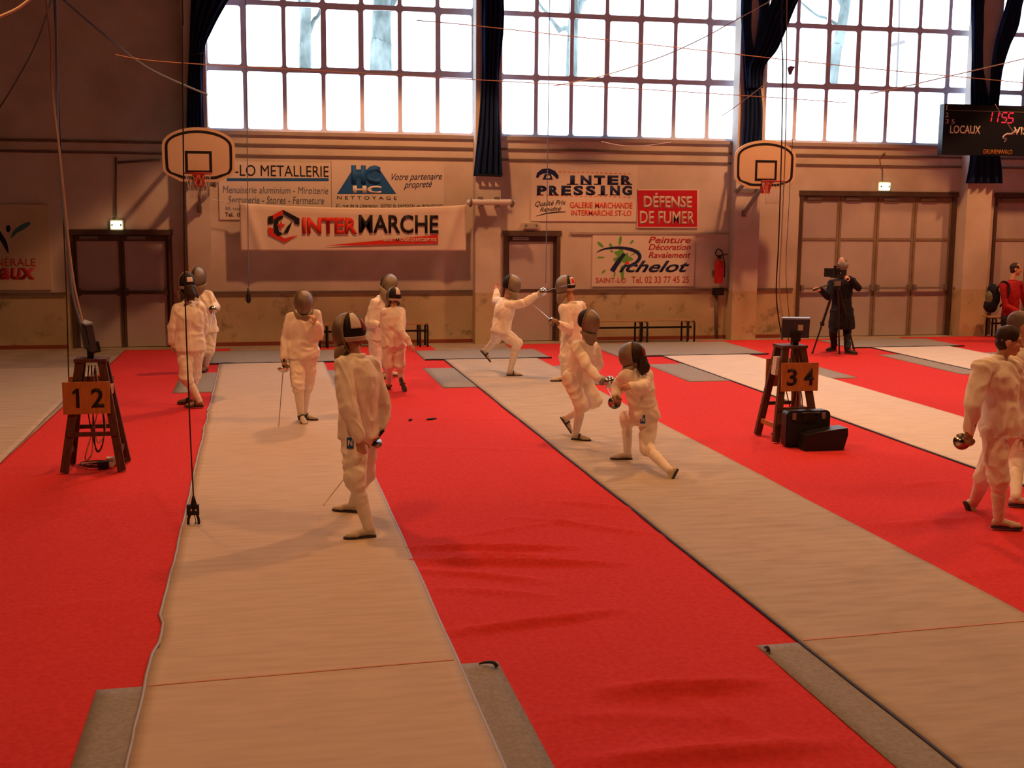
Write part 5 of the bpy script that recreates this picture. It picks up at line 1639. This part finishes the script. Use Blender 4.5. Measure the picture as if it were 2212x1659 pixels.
# K: cameraman
pK = person('cameraman in a long black coat behind a tripod, before the tall doors', 19.95, 1.74, (-.55, -.83),
       dict(head=(1819, 571, .04), shR=(1797, 612, .02), shL=(1841, 608, .06), elR=(1790, 642, -.12), wrR=(1772, 626, -.34), elL=(1854, 622, .0), wrL=(1834, 600, -.22),
            hipR=(1805, 672, .02), hipL=(1832, 672, .06), knR=(1800, 716, 0), knL=(1830, 716, .06), ftR=((1806, 757), (-.9, -.35, 0)), ftL=((1824, 763), (.55, -.8, 0))),
       outfit='coat', coat=NAVY, look=(-.70, -.68, -.10), masked=False, hair=HAIRG, shoes=SHOEK, seed=13, hand_dir={'R': (-.8, -.3, .1), 'L': (-.7, -.5, .2)}, group='onlookers')
# L: man in red at the right edge
pL = person('man in a red jacket with a rucksack at the right edge, beyond the last piste', 21.2, 1.72, (.9, -.4),
       dict(head=(2194, 581, .0), shR=(2166, 617, -.12), shL=(2202, 613, .10), elR=(2172, 660, -.16), wrR=(2198, 672, -.3), elL=(2216, 658, .12), wrL=(2226, 672, -.05),
            hipR=(2172, 690, -.06), hipL=(2194, 688, .06), knR=(2174, 724, -.05), knL=(2196, 722, .06), ftR=((2166, 752), (.9, -.4, 0)), ftL=((2192, 748), (.9, -.4, 0))),
       outfit='casual', coat=REDJ, look=(.9, -.42, -.08), masked=False, hair=HAIRD, shoes=SHOEK, seed=14, group='onlookers')
def rucksack():
    Y = 21.25
    c = at(2143, 642, Y)
    root = empty('rucksack', c, 'dark rucksack with olive pocket on the back of the man in red', 'rucksack')
    b = MB()
    b.ell(c + V((.02, 0, .02)), V((.12, 0, 0)), V((0, .15, 0)), V((-.03, 0, .25)))
    b.ell(c + V((-.02, 0, -.17)), V((.13, 0, 0)), V((0, .15, 0)), V((0, 0, .14)))
    blob('pack_body', b, NAVY, root, .012, 4, .012, (6, 6, 6))
    p = MB().ell(c + V((-.09, -.03, -.0)), V((.06, 0, 0)), V((0, .10, 0)), V((-.01, 0, .13)))
    blob('pocket', p, PACKG, root, .012, 3, .008, (6, 6, 6))
    a = pL['P']['shR']
    MB().tube(smooth_path([c + V((.05, -.10, .20)), a + V((-.02, -.03, .085)), a + V((.09, -.06, .02)), a + V((.08, -.09, -.18)), c + V((.10, -.13, -.18))], 6), .018, 8).build('shoulder_strap', BLACK, root, True)
rucksack()

# video camera and tripod
def tripod_set():
    Y = 19.62
    hc = at(1809, 606, Y)
    root = empty('tripod', V((hc.x, Y, 0)), 'black camera tripod standing on the red carpet before the cameraman', 'tripod')
    sp = hc - V((0, 0, .12))
    feet = [fl(1755, 763, .014), fl(1813, 764, .014), fl(1846, 760, .014)]
    for f in feet:
        a = sp + nz(V((f.x - sp.x, f.y - sp.y, 0))) * .05
        m = a.lerp(f, .55)
        l = MB().bar(a, m, .034, .034).bar(m.lerp(a, .06), f, .022, .022).build('leg', BLACKM, root)
        MB().obox(m, V((.028, 0, 0)), V((0, .028, 0)), V((0, 0, .035))).build('leg_clamp', BLACKM, l)
        MB().ell(f + V((0, 0, .008)), V((.022, 0, 0)), V((0, .022, 0)), V((0, 0, .02))).build('foot', BLACKM, l, True)
    MB().lathe(sp, [(.05, -.04), (.055, .02), (.045, .05), (.06, .06), (.06, .10)]).build('fluid_head', BLACKM, root, True)
    pe = at(1764, 624, Y - .06)
    MB().tube([hc + V((-.02, 0, -.03)), pe], .011, 8).build('pan_bar', BLACKM, root, True)
    MB().cap(pe, pe + nz(pe - hc) * .07, .016).build('pan_grip', BLACK, root, True)
    cr = empty('video_camera', hc, 'black shoulder video camera with furry microphone on the tripod', 'video camera')
    d = nz((-.78, -.6, .02)); s = nz((.6, -.78, 0)); u = V((0, 0, 1))
    c = hc + V((0, 0, .135))
    MB().obox(c, d * .17, s * .06, u * .085).obox(c - d * .19, d * .05, s * .055, u * .07).build('body', PLASK, cr)
    MB().lathe(c + d * .165 + u * .01, [(.05, 0), (.05, .06), (.058, .08), (.058, .13)], d).build('lens', BLACKM, cr, True)
    MB().obox(c + d * .33 + u * .01, d * .035, s * .085, u * .075).build('lens_hood', PLASK, cr)
    MB().obox(c + u * .115 + d * .02, d * .12, s * .02, u * .012).obox(c + u * .10 + d * .12, d * .012, s * .015, u * .02).obox(c + u * .10 - d * .08, d * .012, s * .015, u * .02).build('handle', BLACKM, cr)
    MB().cap(c + u * .10 + s * .09 - d * .02, c + u * .10 + s * .09 + d * .08, .028, .032).build('viewfinder', BLACKM, cr, True)
    m = MB().cap(at(1822, 574, Y - .16) - d * .05, at(1822, 574, Y - .16) + d * .05, .068, .072)
    blob('microphone', m, FUZZ, cr, .01, 2, .010, (20, 20, 20))
    MB().bar(c + u * .06, at(1822, 576, Y - .14), .02, .02).build('microphone_mount', BLACKM, cr)
    MB().obox(at(1809, 612, Y - .09), V((.06, 0, 0)), V((0, .012, 0)), V((0, 0, .045))).build('control_box', IRON, cr)
    MB().obox(c + s * .0605 + d * .02, d * .02, s * .002, u * .01).build('light_label', PLASW, cr)
tripod_set()
